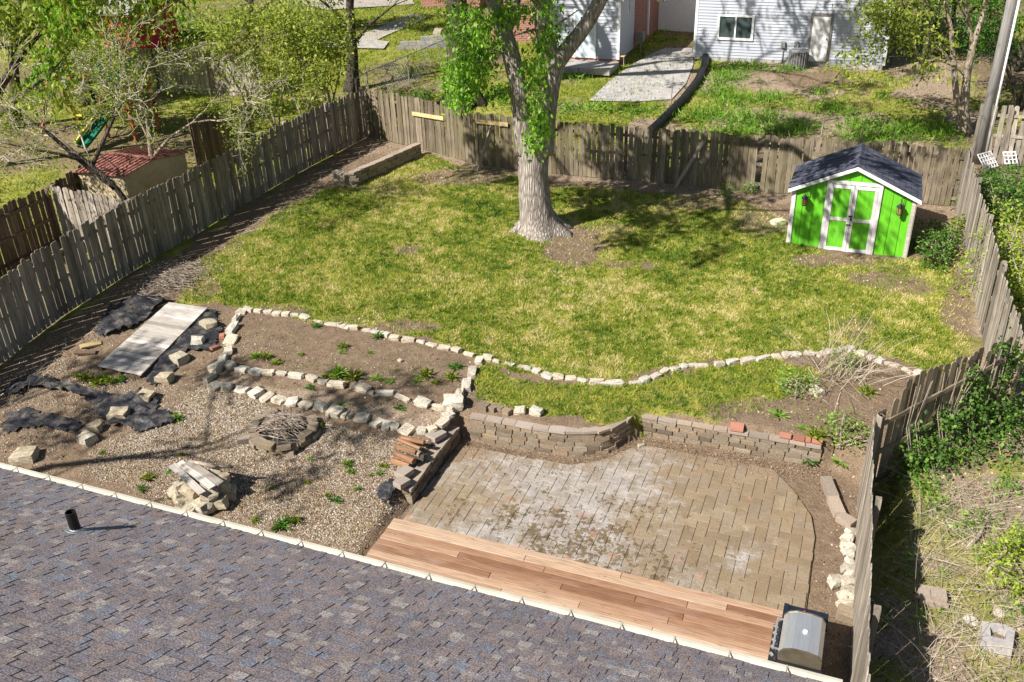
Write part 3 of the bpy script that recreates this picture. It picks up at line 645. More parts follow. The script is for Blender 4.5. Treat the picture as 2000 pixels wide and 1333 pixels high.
edging('thin white stone edging along the top of the planting bed, beside the lawn', [Z4(*q) for q in [(1385, 500), (1440, 505), (1495, 512), (1545, 520), (1595, 523), (1645, 530), (1700, 541), (1770, 560), (1850, 575), (1905, 585), (1965, 597)]] + [Z5(*q) for q in [(42, 582), (82, 592), (120, 600), (190, 610), (237, 621), (292, 635), (345, 655), (420, 665), (490, 675), (550, 692), (620, 710), (690, 722), (760, 746)]], .16, .14)
edging('column of larger limestone blocks closing the left end of the planting bed', [Z4(*q) for q in [(1350, 503), (1318, 550), (1295, 605), (1285, 668), (1275, 730), (1245, 780), (1208, 830), (1172, 885)]], .26, .2)
edging('middle row of white edging stones between the two beds', [Z4(*q) for q in [(1285, 812), (1355, 830), (1430, 842), (1500, 847), (1570, 852), (1650, 864), (1740, 882), (1800, 900), (1850, 914), (1900, 921)]] + [Z5(*q) for q in [(-30, 905), (25, 917), (165, 937), (205, 957), (290, 962), (390, 992), (500, 1017), (590, 1043)]], .22, .17)
edging('front row of large flat limestone blocks behind the fire pit', [Z4(*q) for q in [(1200, 925), (1265, 930), (1350, 942), (1430, 967), (1492, 983), (1560, 1000), (1630, 1016), (1705, 1032), (1790, 1047), (1870, 1072), (1940, 1090)]] + [Z5(*q) for q in [(5, 1072), (72, 1087), (165, 1102), (250, 1127), (298, 1143), (345, 1148), (415, 1167), (495, 1170), (555, 1165), (610, 1125), (645, 1085)]], .33, .18)
edging('short white stone edging running down from lawn to wall corner', [Z5(*q) for q in [(815, 785), (775, 850), (745, 920), (705, 978), (668, 1040)]], .2, .2)
edging('white stone edging curving along the lawn above the block walls', [Z5(*q) for q in [(862, 772), (912, 787), (985, 802), (1050, 817), (1085, 828), (1135, 838), (1195, 867), (1255, 873), (1325, 877), (1390, 887), (1470, 900), (1560, 905), (1690, 903), (1738, 888), (1800, 868), (1850, 838), (1905, 826), (1955, 811)]] + [Z6(*q) for q in [(150, 806), (200, 811), (300, 806), (370, 792), (455, 782), (540, 768)]], .16, .15)
edging('white stone edging arching round the weedy bed near the right fence', [Z6(*q) for q in [(620, 757), (670, 752), (720, 747), (800, 742), (868, 747), (930, 732), (985, 724), (1035, 722), (1092, 738), (1150, 762), (1195, 783), (1260, 803), (1345, 838), (1410, 857)]], .24, .15)
p = P(Z5(675, 1030)[0], Z5(675, 1030)[1]); loose('stone', ROCKS[3], (p[0], p[1], p[2] + .08), (.42, .4, .25), 'big pale limestone slab at the corner of beds and block wall', 'stone', (.1, -.1, .4))
for px, py, sz, lab in [(1584 + 10, 770, .34, 'white lump of broken concrete among the weeds in the right bed'), (782, 706, .13, 'small white stone lying alone on the bed soil'), (1520, 440, .4, 'grey boulder against the left foot of the green shed')]:
    p = P(px, py); loose('stone', ROCKS[rnd.randrange(8)], (p[0], p[1], p[2] + sz * .15), (sz, sz * .7, sz * .5), lab, 'stone')
for px, py, lab in [(434, 660, 'reddish brick beside the black fabric near the bed edging, upper one'), (420, 683, 'reddish brick beside the black fabric near the bed edging, lower one')]:
    p = P(px, py); loose('brick', BRICKS[1], (p[0], p[1], p[2] + .04), (.22, .11, .08), lab, 'brick', (0, .1, rnd.uniform(0, 3)))
# stepping blocks from platform towards the house
for n_, (px, py, sz, lab) in enumerate([(409, 640, .4, 'pale stepping stone on black fabric, nearest the lawn beside the platform'), (388, 673, .3, 'rounded white stepping stone between platform and brick pair'), (352, 706, .4, 'square tan stepping stone at the platform corner'), (323, 745, .38, 'flat tan stepping stone fourth down from the lawn'), (288, 781, .38, 'pale stepping stone fifth down from the lawn on black fabric'), (233, 816, .44, 'grey brown rectangular stepping block on the black fabric sheet'), (186, 843, .3, 'flat tan stepping stone touching a whiter one'), (172, 864, .38, 'whitish stepping stone, lower of the touching pair'), (50, 896, .48, 'large tan stepping stone beside the gutter at far left')]):
    p = P(px, py); loose('stepping_stone', (ROCKS_T if n_ not in (1, 7) else ROCKS)[n_ % 6], (p[0], p[1], p[2] + .07), (sz, sz * .78, .24), lab, 'stepping stone', (.06, -.05, rnd.uniform(-.5, .8)), 'stepping stones')
# back-left low wall
bl = [P(650, 362)[:2], P(665, 366)[:2], P(690, 366)[:2], P(825, 305)[:2]]
block_wall('retaining_wall', 'low dark stone retaining wall in the back left corner', [tuple(q) for q in bl], 4, 0, bw=.42, bh=.11, zfun=lambda s, t: float(gz(s, t)) - .05)

# ------------------------------------------------------------------ fences
def picket_mesh(mat, w=.14, h=1.0, th=.017, ear=.03, seed=0):
    r = random.Random(seed); x = w / 2; j = lambda a: r.uniform(-a, a)
    e = ear * (.6 + r.random() * .8)
    pf = [(-x, 0), (x + j(.003), 0), (x + j(.003), h - e), (x - e, h + j(.006)), (-x + e, h + j(.006)), (-x, h - e)]
    q = MB(); n = 6; bow = j(.006)
    q.add([(a, -th / 2 + bow * math.sin(3.14 * c / h), c) for a, c in pf] + [(a, th / 2 + bow * math.sin(3.14 * c / h), c) for a, c in pf], [tuple(range(n)), tuple(range(n, 2 * n))[::-1]] + [(i, n + i, n + (i + 1) % n, (i + 1) % n) for i in range(n)])
    return q.mesh('picket', mat)
PICK = {}
def fence(label, a, b, h, mat, rails='back', sp=.15, gapw=.14, lean=.012, skip=(), hv=.03, group=None, post_every=2.4, zoff=0.0, nrail=3, tilt=0.0, bow=None):
    """straight picket fence from a to b (plan points); 'front' is the side to the right of a->b"""
    key = (mat, gapw, h)
    if key not in PICK: PICK[key] = [picket_mesh(mat, gapw, h, seed=i) for i in range(5)]
    a, b = np.array(a[:2], float), np.array(b[:2], float); L = np.linalg.norm(b - a); u = (b - a) / L; n = np.array([u[1], -u[0]])
    ang = math.atan2(u[1], u[0]); th = Thing('fence', label, 'fence', Zpt(*a), group)
    N = int(L / sp); sgn = -1 if rails == 'back' else 1
    off = (lambda d: 0.0) if bow is None else (lambda d: bow * math.sin(math.pi * d / L))
    for i in range(N):
        if i in skip: continue
        d = (i + .5) * sp; q = a + u * d + n * off(d)
        th.piece('picket', PICK[key][rnd.randrange(5)], (q[0], q[1], float(gz(*q)) + .02 + zoff), (tilt + rnd.gauss(0, lean * .7), rnd.gauss(0, lean), ang + rnd.gauss(0, .015)), (rnd.uniform(.92, 1.0), 1, 1 + rnd.uniform(-hv, hv)))
    npst = max(1, round(L / post_every)); step = L / npst
    for i in range(npst):
        q0 = a + u * step * i + n * (off(step * i) + sgn * .03); q1 = a + u * step * (i + 1) + n * (off(step * (i + 1)) + sgn * .03)
        for fz in ([.14, .5, .84] if nrail == 3 else [.18, .82]):
            z0 = float(gz(*q0)) + zoff + fz * h; z1 = float(gz(*q1)) + zoff + fz * h
            th.part('rail', MB().bar((*q0, z0), (*q1, z1), .038, .088), mat)
    for i in range(npst + 1):
        q = a + u * min(step * i, L - .05) + n * (off(step * i) + sgn * .1); z = float(gz(*q)) + zoff
        th.part('post', MB().box((q[0], q[1], z + h * .5 - .1), (.09, .09, h * 1.0 + .2), ang), mat)
    return th
LX = -17.3
corner = (-17.3, 29.45)
fence('long weathered grey picket fence down the left side of the yard, in shade', (LX, 8.6), (LX + .02, 29.3), 1.8, 'fence_left', 'front' if False else 'back', bow=-.4, lean=.014)
BK1 = (-12.2, 27.85); BKR = (2.75, 29.0)
fence('weathered back fence section from the left corner to the big tree', (-17.25, 29.35), BK1, 1.78, 'fence_back', 'back', lean=.012)
fence('weathered back fence section from the big tree to the green shed and right corner', BK1, BKR, 1.78, 'fence_back', 'back', lean=.014, skip=(33, 61))
fence('pale weathered right side fence beside the green shed, seen edge on', (2.75, 29.0), (3.12, 21.0), 1.85, 'fence_right', 'back', lean=.012)
fence('weathered fence running close along the patio at lower right', (.84, 14.85), (1.02, 7.6), 1.85, 'fence_right', 'back', lean=.006)
SF = [(.9, 14.95), (3.28, 17.55)]
fence('short jog of picket fence overgrown with ivy, rails facing the camera', SF[0], SF[1], 1.85, 'fence_back', 'front', lean=.02)
fence('last leaning boards of fence at the right picture edge behind the ivy', (3.12, 20.9), (3.3, 17.7), 1.85, 'fence_right', 'back', lean=.02)
# neighbour's fences on the left
fence('dark neighbour fence running towards the camera at the left edge', (-20.9, 12.0), (-20.75, 17.75), 1.75, 'fence_dark', 'front', group=None)
fence('sunlit grey neighbour fence meeting the left fence near the red-roofed shed', (-20.7, 17.85), (-17.85, 17.65), 1.75, 'fence_right', 'back')
fence('short dark fence piece left of the red-roofed shed', (-20.8, 18.0), (-21.0, 20.2), 1.75, 'fence_dark', 'front')
A_, B_ = P(120, 170), P(520, 192)
fence('far neighbour fence with rails and posts facing the camera behind the playset', A_, B_, 1.85, 'fence_right', 'front', sp=.15, post_every=2.5)
fence('shaded dark fence beyond the left fence, right of the playset', PZ(372, 236, 3.1), PZ(492, 206, 3.2), 1.8, 'fence_dark', 'back', sp=.142)
A_, B_ = P(1895, 318), P(2030, 330)
fence('leaning grey plank fence behind the utility pole', A_, B_, 1.9, 'fence_right', 'back', lean=.05)
# props and patches nailed on the back fence
yb = 28.6
def on_back(px, py, off=.05):
    # back fence plane
    d = ray(px, py)
    for (q0, q1) in (((-17.25, 29.35), BK1), (BK1, BKR)):
        q0, q1 = np.array(q0), np.array(q1); u = (q1 - q0) / np.linalg.norm(q1 - q0); n = np.array([-u[1], u[0]])
        k_ = ((q0 - n * off) @ n) / (d[:2] @ n); p = cam_pos + d * k_
        if (p[:2] - q0) @ u <= np.linalg.norm(q1 - q0) + .01 or q0[0] == BK1[0]: return p
def board(name, pts, w, h, mat, label, cat):
    c0 = (np.array(pts[0]) + np.array(pts[1])) / 2
    return single(name, MB().bar(pts[0], pts[1], w, h), mat, label, cat, c0)
board('board', (on_back(805, 222, .07), on_back(866, 232, .07)), .03, .13, 'lumber', 'yellow lumber board nailed to the back fence left of the prop', 'board')
board('board', (on_back(929, 237, .07), on_back(992, 244, .07)), .03, .13, 'lumber', 'yellow lumber board nailed across the back fence above its prop', 'board')
pb = P(933, 336); board('prop', ((pb[0], pb[1], pb[2] - .02), on_back(960, 246, .09)), .05, .09, 'fence_right', 'leaning grey timber prop holding up the back fence left of the tree', 'fence prop')
pb = P(1318, 366); board('prop', ((pb[0], pb[1], pb[2] - .02), on_back(1375, 275, .09)), .05, .1, 'fence_right', 'leaning grey timber prop against the back fence right of the tree', 'fence prop')

# ------------------------------------------------------------------ the near house: roof, shingles, gutter, vent
GT, GZ, PIT = 7.55, 2.95, R(26.0)
house = Thing('house', 'near house with mauve and grey shingle roof across the bottom left', 'house', (-8, 5, 0))
RS0, RS1 = -15.5, 0.62
up = np.array([0, -math.cos(PIT), math.sin(PIT)]); nrm = np.array([0, math.sin(PIT), math.cos(PIT)])
edge0 = np.array([0, GT - .155, GZ + .03]); RL = 5.6
def RP(s, r, h=0.0): return (s, *(edge0 + up * r + nrm * h)[1:])
k = NT('roof_deck', .95); k.col((0.09, 0.08, 0.085)); MAT['felt'] = k.m
mb = MB(); mb.slab([RP(RS0, 0, -.012), RP(RS1, 0, -.012), RP(RS1, RL, -.012), RP(RS0, RL, -.012)], nrm, .1)
rid = RP(0, RL, -.012); mb.slab([(RS0, rid[1], rid[2]), (RS1, rid[1], rid[2]), (RS1, rid[1] - 5.0, rid[2] - 2.44), (RS0, rid[1] - 5.0, rid[2] - 2.44)], (0, -nrm[1], nrm[2]), .1)
roof = house.part('roof', mb, 'felt')
PAL = [(0.0, (0.2, 0.172, 0.178)), (.15, (0.235, 0.2, 0.2)), (.3, (0.21, 0.188, 0.202)), (.42, (0.25, 0.2, 0.188)), (.54, (0.222, 0.205, 0.22)), (.63, (0.255, 0.203, 0.188)), (.73, (0.215, 0.188, 0.19)), (.82, (0.31, 0.268, 0.248)), (.91, (0.21, 0.217, 0.25)), (.96, (0.35, 0.31, 0.282))]
def shingle_mat(name, src):
    k = NT(name, .95, .1); f = k.rand() if src == 'obj' else k.attr('col', 'Fac')
    col = k.ramp(f, PAL, 'CONSTANT'); g = k.noise(k.pos(), 62, 2, .8); g2 = k.noise(k.pos(), 1.2, 3)
    col = k.mix(1.0, col, k.ramp(g, [(.34, (.36, .36, .38)), (.5, (.92, .92, .92)), (.66, (1.75, 1.73, 1.7))]), 'MULTIPLY')
    col = k.mix(1.0, col, k.ramp(g2, [(.3, (.88, .88, .88)), (.7, (1.1, 1.1, 1.1))]), 'MULTIPLY')
    k.col(col); k.bump(g, .5, .004); return k.m
MAT['sh_obj'] = shingle_mat('shingle_granules', 'obj'); MAT['sh_att'] = shingle_mat('shingle_granules_far', 'att')
EXP = .128
tabs = []
row = 0; r0 = -.012
while r0 < RL:
    x = RS0 + rnd.uniform(0, .2)
    while x < RS1 - .05:
        w = rnd.choice([.065, .08, .09, .105, .13, .155]) * rnd.uniform(.9, 1.1); thick = rnd.choice([.002, .009])
        # neighbouring tabs touch; raised tabs read as dragon teeth
        tabs.append((x, min(w, RS1 - x), r0, thick)); x += w
    r0 += EXP; row += 1
def in_view(q):
    v = np.array(q) - cam_pos; d = v @ FWD; return d > 0 and -20 < 1000 + F_PX * (v @ RIGHT) / d < 2020 and 0 < 666.5 + F_PX * (v @ DOWN) / d < 1345, d
vis = []
for i, (x, w, r0, thick) in enumerate(tabs):
    ok, d = in_view(RP(x + w / 2, r0 + EXP / 2)); vis.append((0 if ok else 1, d / math.sqrt(w), i))
vis.sort(); pick = {i for (o, d, i) in vis[:300]}
SHM = {}
fv, fc = [], []
for i, (x, w, r0, thick) in enumerate(tabs):
    l_ = EXP + .012; hb = .010 + thick; ht = .004 + thick
    if i in pick:
        key = (round(w * 50), thick)
        if key not in SHM:
            ww = key[0] / 50; q = MB()
            q.add([(0, 0, 0), (ww, 0, 0), (ww, -l_, 0), (0, -l_, 0), (0, 0, hb), (ww, 0, hb), (ww, -l_, ht), (0, -l_, ht)], [(4, 5, 6, 7), (0, 1, 5, 4), (1, 2, 6, 5), (2, 3, 7, 6), (3, 0, 4, 7)])
            SHM[key] = q.mesh('shingle', 'sh_obj')
        o = link('shingle', SHM[key], roof, tuple(np.array(RP(x, r0)) - np.array(house.loc)), (-PIT, 0, 0))
        o.rotation_euler = Matrix(((1, 0, 0), (0, -up[1], nrm[1]), (0, -up[2], nrm[2]))).to_euler()
    else:
        a = [RP(x, r0), RP(x + w, r0), RP(x + w, r0 + l_), RP(x, r0 + l_)]; b = [RP(x, r0, hb), RP(x + w, r0, hb), RP(x + w, r0 + l_, ht), RP(x, r0 + l_, ht)]
        for f in ((b[0], b[1], b[2], b[3]), (a[0], a[1], b[1], b[0]), (a[1], a[2], b[2], b[1]), (a[3], a[0], b[0], b[3])): fv += list(f); fc.append(0)
        cval = rnd.random(); fc[-4:] = [cval] * 4
o = house.raw('shingles', fast_mesh('shingles', np.array(fv), 4, 'sh_att', np.array(fc)), roof); o['kind'] = 'stuff'
# gutter
prof = [(0.0, .01), (0.0, -.11), (.095, -.125), (.135, -.07), (.15, -.02), (.15, 0.0), (.132, 0.0), (.132, -.02), (.12, -.05), (.085, -.07), (.012, -.065), (.012, .01)]
gy, gzz = GT - .15, GZ
mb = MB(); n = len(prof)
xs = [RS0, RS1]
for x in xs: mb.v += [(x, gy + a, gzz + b) for a, b in prof]
mb.f = [(i, (i + 1) % n, n + (i + 1) % n, n + i) for i in range(n)] + [tuple(range(n))[::-1], tuple(range(n, 2 * n))]
gut = house.part('gutter', mb, 'gutter')
x = RS0 + .3; hm = MB()
hm.box((0, .075, -.014), (.016, .13, .004)).box((0, .14, -.006), (.016, .008, .018)).bar((0, .02, .012), (0, .08, -.012), .014, .004)
hmesh = hm.mesh('hanger', 'cmu')
while x < RS1: house.piece('hanger', hmesh, (x, gy, gzz + .012), parent=gut); x += .61
# vent pipe: where the photo's boot stands on the roof plane
d_ = ray(149, 1038); q_ = np.array([0, edge0[1], edge0[2]]); kk = ((q_ - cam_pos) @ nrm) / (d_ @ nrm); vb = cam_pos + d_ * kk
mb = MB(); ring = 14; hgt = .3
for rr, z in ((.062, -.06), (.062, hgt), (.05, hgt), (.05, .05)): mb.v += [(vb[0] + rr * math.cos(2 * math.pi * i / ring), vb[1] + rr * math.sin(2 * math.pi * i / ring), vb[2] + z) for i in range(ring)]
for j in range(3): mb.f += [(j * ring + i, j * ring + (i + 1) % ring, (j + 1) * ring + (i + 1) % ring, (j + 1) * ring + i) for i in range(ring)]
mb.f.append(tuple(3 * ring + i for i in range(ring)))
vp = house.part('vent_pipe', mb, 'black')
mb = MB(); ri = 18
for rr, h_ in ((.13, .016), (.125, .026), (.085, .034), (.07, .075)):
    for i in range(ri):
        a = 2 * math.pi * i / ri; q = vb + np.array([math.cos(a), 0, 0]) * rr + up * math.sin(a) * rr + nrm * h_ * .6; mb.v.append(tuple(q))
for j in range(3): mb.f += [(j * ri + i, j * ri + (i + 1) % ri, (j + 1) * ri + (i + 1) % ri, (j + 1) * ri + i) for i in range(ri)]
house.part('pipe_boot', mb, 'galv', parent=vp)
mb = MB(); mb.box(((RS0 + RS1) / 2, 2.45, 1.42), (RS1 - RS0 - .5, 9.3, 2.84)); house.part('wall', mb, 'white')
mb = MB(); mb.box(((RS0 + RS1) / 2, GT - .14, GZ - .06), (RS1 - RS0, .02, .16)); house.part('fascia', mb, 'white')

# ------------------------------------------------------------------ trees
def leaf_mesh(name, c, size, mat, col=None, droop=0.5, asp=0.55):
    """c: (N,3) leaf base points; each leaf a folded diamond of two triangles"""
    n = len(c); a = rng.uniform(0, 2 * np.pi, n); el = rng.uniform(-1.2, .5, n) * droop - .25 * droop + rng.normal(0, .35, n)
    d = np.stack([np.cos(a) * np.cos(el), np.sin(a) * np.cos(el), np.sin(el)], 1)
    sd_ = np.stack([-np.sin(a), np.cos(a), 0 * a], 1); roll = rng.normal(0, .6, n); upv = np.cross(sd_, d)
    sd_ = sd_ * np.cos(roll)[:, None] + upv * np.sin(roll)[:, None]
    sz = (size * rng.uniform(.6, 1.35, n))[:, None]
    mid = c + d * sz * .45 - np.array([0, 0, 1]) * sz * .04
    l_, r_ = mid + sd_ * sz * asp * .5 + upv * sz * .08, mid - sd_ * sz * asp * .5 + upv * sz * .08
    tip = c + d * sz - np.array([0, 0, 1]) * sz * .12 * droop
    v = np.stack([c, l_, tip, c, tip, r_], 1).reshape(-1, 3)
    if col is None: col = np.clip(rng.normal(.5, .22, n), 0, 1)
    return fast_mesh(name, v, 3, mat, np.repeat(col, 2))
def clumps(centers, per, spread, size_jit=1.0, flat=.8):
    c = np.repeat(np.asarray(centers, float), per, axis=0); o = rng.normal(0, spread, c.shape); o[:, 2] *= flat
    return c + o
def grow(mb, p, d, length, r0, depth, tips, r, bend=.35, split=(2, 3), shrink=.68, n=5, lift=.12, minr=.006, ends=None):
    """recursive limb; collects tips"""
    pts = [Vector(p)]; dd = Vector(d).normalized(); seg = 4
    for i in range(seg):
        dd = (dd + Vector((r.gauss(0, bend), r.gauss(0, bend), r.gauss(0, bend) + lift)) * .35).normalized(); pts.append(pts[-1] + dd * length / seg)
    r1 = max(r0 * .55, minr); mb.tube(pts, [r0 + (r1 - r0) * i / seg for i in range(seg + 1)], n, cap=False)
    if depth == 0:
        tips.append(tuple(pts[-1])); tips.append(tuple(pts[-2])); tips.append(tuple(pts[-3])); return
    for i in range(r.randint(*split)):
        q = pts[r.choice([2, 3, 4, 4])] if i else pts[-1]
        nd = (dd + Vector((r.gauss(0, .6), r.gauss(0, .6), r.gauss(0, .45)))).normalized()
        grow(mb, q, nd, length * shrink * r.uniform(.75, 1.15), max(r1 * r.uniform(.6, .9), minr), depth - 1, tips, r, bend, split, shrink, n, lift, minr)
def trunk_tube(mb, pts, rad, n=18, rough=.06, seed=0, flare=None):
    r = random.Random(seed); P_ = [Vector(p) for p in pts]
    # resample
    out, ro = [], []
    for i in range(len(P_) - 1):
        for j in range(5):
            f = j / 5; out.append(P_[i].lerp(P_[i + 1], f)); ro.append(rad[i] * (1 - f) + rad[i + 1] * f)
    out.append(P_[-1]); ro.append(rad[-1]); o = len(mb.v); mb.tube(out, ro, n, cap=True)
    for j in range(len(out)):
        for i in range(n):
            q = Vector(mb.v[o + j * n + i]); c_ = out[j]; a = 2 * math.pi * i / n
            kf = 1 + rough * (math.sin(3 * a + j * .35 + seed) * .6 + math.sin(7 * a - j * .2) * .4) + r.uniform(-rough, rough) * .35
            if flare and j < flare: kf *= 1 + .75 * ((flare - j) / flare) ** 2 * (max(0, math.sin(5 * a + seed)) + .6 * max(0, math.sin(8 * a + 2))) - .05 * ((flare - j) / flare) 
            q = c_ + (q - c_) * kf; mb.v[o + j * n + i] = tuple(q)
def tree(name, label, base, trunk_parts, bark, leaf_c, leaf_size, leaf_mat, group=None, droop=.6, branches=None, cat='tree', col=None, asp=.55, bmat=None):
    th = Thing(name, label, cat, base, group)
    mb = MB()
    for i, (pts, rad, fl) in enumerate(trunk_parts): trunk_tube(mb, pts, rad, 18 if rad[0] > .2 else 9, .05, i + 3, fl)
    th.part('trunk', mb, bark, True)
    if branches is not None and branches.v: th.part('branches', branches, bmat or bark, True)['kind'] = 'stuff'
    if leaf_c is not None and len(leaf_c): th.raw('crown', leaf_mesh('crown', np.asarray(leaf_c), leaf_size, leaf_mat, col, droop, asp))
    return th
# -- the big maple
TB = P(1052, 449); TB[2] = float(gz(TB[0], TB[1]))
def TV(px, py, off=0): return tuple(V(px, py, TB, off))
r1 = random.Random(5); br = MB(); tips = []
main = [([TV(1054, 462), TV(1050, 434), TV(1045, 400), TV(1042, 345), TV(1042, 300), TV(1044, 275)], [.72, .54, .455, .425, .43, .42], 9),
        ([TV(1030, 300), TV(1021, 250), TV(1017, 205), TV(1008, 150), TV(996, 100), TV(982, 55), TV(965, 0), TV(945, -60), TV(920, -150), TV(890, -260)], [.3, .27, .25, .24, .23, .22, .21, .2, .17, .11], None),
        ([TV(1060, 300), TV(1064, 250), TV(1070, 205), TV(1078, 155), TV(1083, 120)], [.32, .28, .26, .25, .26], None),
        ([TV(1083, 130), TV(1068, 85), TV(1058, 30), TV(1054, -40), TV(1060, -120), TV(1068, -220)], [.24, .24, .23, .21, .18, .11], None),
        ([TV(1080, 135), TV(1106, 98), TV(1130, 68), TV(1152, 38), TV(1176, -5), TV(1210, -70), TV(1265, -170)], [.23, .22, .2, .19, .18, .16, .1], None),
        ([TV(985, 70), TV(1002, 30), TV(1010, -20), TV(1016, -90)], [.16, .15, .13, .09], None)]
def vup(px, py, off): return Vector(TV(px, py, off))
starts = [(vup(955, -30, 0), (-.5, -.55, .75), .15, 3.4), (vup(930, -120, 0), (-.8, .2, .8), .12, 3.2), (vup(900, -240, 0), (-.3, -.2, 1), .12, 3.0), (vup(1050, -70, 0), (.1, .75, .8), .14, 3.4), (vup(1060, -200, 0), (.1, -.35, 1), .12, 3.2),
          (vup(1205, -70, 0), (.7, .5, .75), .14, 3.3), (vup(1260, -170, 0), (.7, -.3, .8), .12, 3.0), (vup(1015, -90, 0), (-.2, -.85, .75), .13, 3.6), (vup(940, -80, 0), (-.35, -.9, .55), .13, 3.8), (vup(1052, -40, 0), (-.1, .95, .5), .12, 3.4), (vup(1015, -90, 0), (-.1, .3, 1), .11, 3.0)]
for p_, d_, r0_, ln in starts: grow(br, p_, d_, ln, r0_, 3, tips, r1, .3, (2, 4), .74, 6, .1, .012)
for pts_, rr_ in [([TV(965, 0), (-10.4, 21.3, 8.9), (-11.0, 19.2, 9.6)], [.15, .11, .08]), ([TV(1058, 10), (-8.8, 21.2, 9.0), (-9.0, 18.8, 9.8)], [.15, .11, .08]), ([TV(955, -30), (-12.2, 22.4, 9.6), (-14.8, 20.8, 10.4)], [.13, .1, .07]), ([TV(1176, -5), (-6.2, 22.5, 9.2), (-5.2, 20.4, 10.0)], [.12, .09, .07])]:
    br.tube(pts_, rr_, 7, False)
    for q in range(5): grow(br, Vector(pts_[-1 if q < 3 else -2]), Vector((r1.gauss(0, .7), r1.gauss(-.35, .6), r1.uniform(.0, .35))), 2.0, rr_[-1] * .8, 2, tips, r1, .3, (2, 3), .74, 6, .04, .012)
print('tips', len(tips), 'z range', min(t[2] for t in tips), max(t[2] for t in tips))
tp = np.array(tips)
def visible_mask(c):
    v = c - cam_pos; d = v @ FWD; x = 1000 + F_PX * (v @ RIGHT) / d; y = 666.5 + F_PX * (v @ DOWN) / d
    return (d > 0) & (x > -20) & (x < 2020) & (y > -15)
fr_ = tp[:, 1] < 22.5; tp = tp[[r1.random() < (.2 if f else .08) for f in fr_]]; crown = clumps(tp, 75, .25)
crown = crown[~visible_mask(crown)]
# leafy sprouts the photo shows round the fork
sp = []
for px, py, rx, ry, n_ in [(900, 155, 30, 44, 44), (922, 135, 30, 38, 34), (888, 188, 14, 22, 14), (942, 78, 30, 24, 20), (915, 60, 40, 24, 16), (985, 35, 24, 22, 14), (1005, 12, 30, 14, 12), (938, 105, 24, 20, 14), (1045, 190, 10, 26, 14), (1054, 250, 13, 26, 20), (1046, 280, 9, 14, 8), (1068, 75, 16, 10, 10), (1080, 60, 12, 16, 8), (1040, 140, 14, 12, 12), (1062, 120, 12, 14, 8), (880, 60, 20, 26, 8), (915, 20, 30, 18, 12), (1055, 15, 30, 12, 10), (975, 175, 10, 14, 5)]:
    for _ in range(n_):
        o = rnd.gauss(-.1, .5); sp.append(TV(px + rnd.gauss(0, rx * .55), py + rnd.gauss(0, ry * .55), o - (.45 if 1030 < px < 1070 else 0)))
sp = np.array(sp); spl = clumps(sp, 20, .17)
sprb = MB()
for q in sp[::3]:
    a = Vector(q); sprb.tube([a + Vector((rnd.gauss(0, .05), rnd.gauss(0, .05), -.15)), a, a + Vector((rnd.gauss(0, .2), rnd.gauss(0, .2), .3))], [.004, .006, .006], 3, False)
br.add(sprb.v, sprb.f)
for (a, b, c_) in [((1012, 120), (960, 95), (905, 130)), ((1000, 60), (950, 40), (890, 70)), ((1063, 250), (1050, 230), (1045, 200)), ((985, 100), (940, 110), (900, 165)), ((1075, 60), (1100, 40), (1130, 20)), ((1062, 55), (1035, 60), (1005, 70))]:
    br.tube([TV(*a), TV(*b, -.2), TV(*c_, -.3)], [.045, .03, .012], 6, False)
maple = tree('maple_tree', 'big forked maple with pale bark and fresh green sprouts in the lawn', TB, main, 'bark', np.concatenate([crown, spl]), np.concatenate([np.full(len(crown), .19), np.full(len(spl), .125)]), 'leaf_fresh', droop=1.3, branches=br, asp=.6)
# surface roots at its foot
mb = MB()
for px, py in [(1122, 446), (992, 455), (1085, 464), (1030, 470), (1112, 437), (1003, 440), (1060, 472)]:
    e = P(px, py); c_ = Vector(TB); ee = Vector((e[0], e[1], e[2] - .03)); m_ = c_.lerp(ee, .5); m_.z = max(m_.z, e[2]) + .06
    mb.tube([c_.lerp(ee, .25) + Vector((0, 0, .5)), c_.lerp(ee, .5) + Vector((0, 0, .2)), c_.lerp(ee, .78) + Vector((0, 0, .06)), ee], [.2, .17, .11, .04], 8)
maple.part('roots', mb, 'bark', True)

# -- other trees
def simple_tree(name, label, base, limbs, bark, leafmat, lsize, depth, rad, per, spread, seed, keep=1.0, droop=.6, split=(2, 3), shrink=.7, bend=.35, lift=.1, n=5, minr=.006, group=None, cap_out=False, cat='tree', colshift=0.0, extra=None, asp=.55, bmat=None):
    r = random.Random(seed); mb = MB(); tips = []; parts = []
    for pts, rads in limbs:
        parts.append((pts, rads, 6 if rads[0] > .15 and len(parts) == 0 else None))
        end = Vector(pts[-1]); d = (Vector(pts[-1]) - Vector(pts[-2])).normalized()
        L = rad
        for q in range(3): grow(mb, end if q < 2 else Vector(pts[-2]), d + Vector((r.gauss(0, .5), r.gauss(0, .5), r.gauss(0, .3))), L * r.uniform(.8, 1.1), rads[-1] * .75, depth, tips, r, bend, split, shrink, n, lift, minr)
    tp = np.array(tips); tp = tp[np.array([r.random() < keep for _ in tp])]
    c_ = clumps(tp, per, spread) if per else None
    if extra is not None: c_ = np.concatenate([c_, extra])
    if c_ is not None and cap_out: c_ = c_[~visible_mask(c_)]
    col = None if c_ is None else np.clip(rng.normal(.5 + colshift, .24, len(c_)), 0, 1)
    return tree(name, label, base, parts, bark, c_, lsize, leafmat, group, droop, mb, cat, col, asp, bmat)
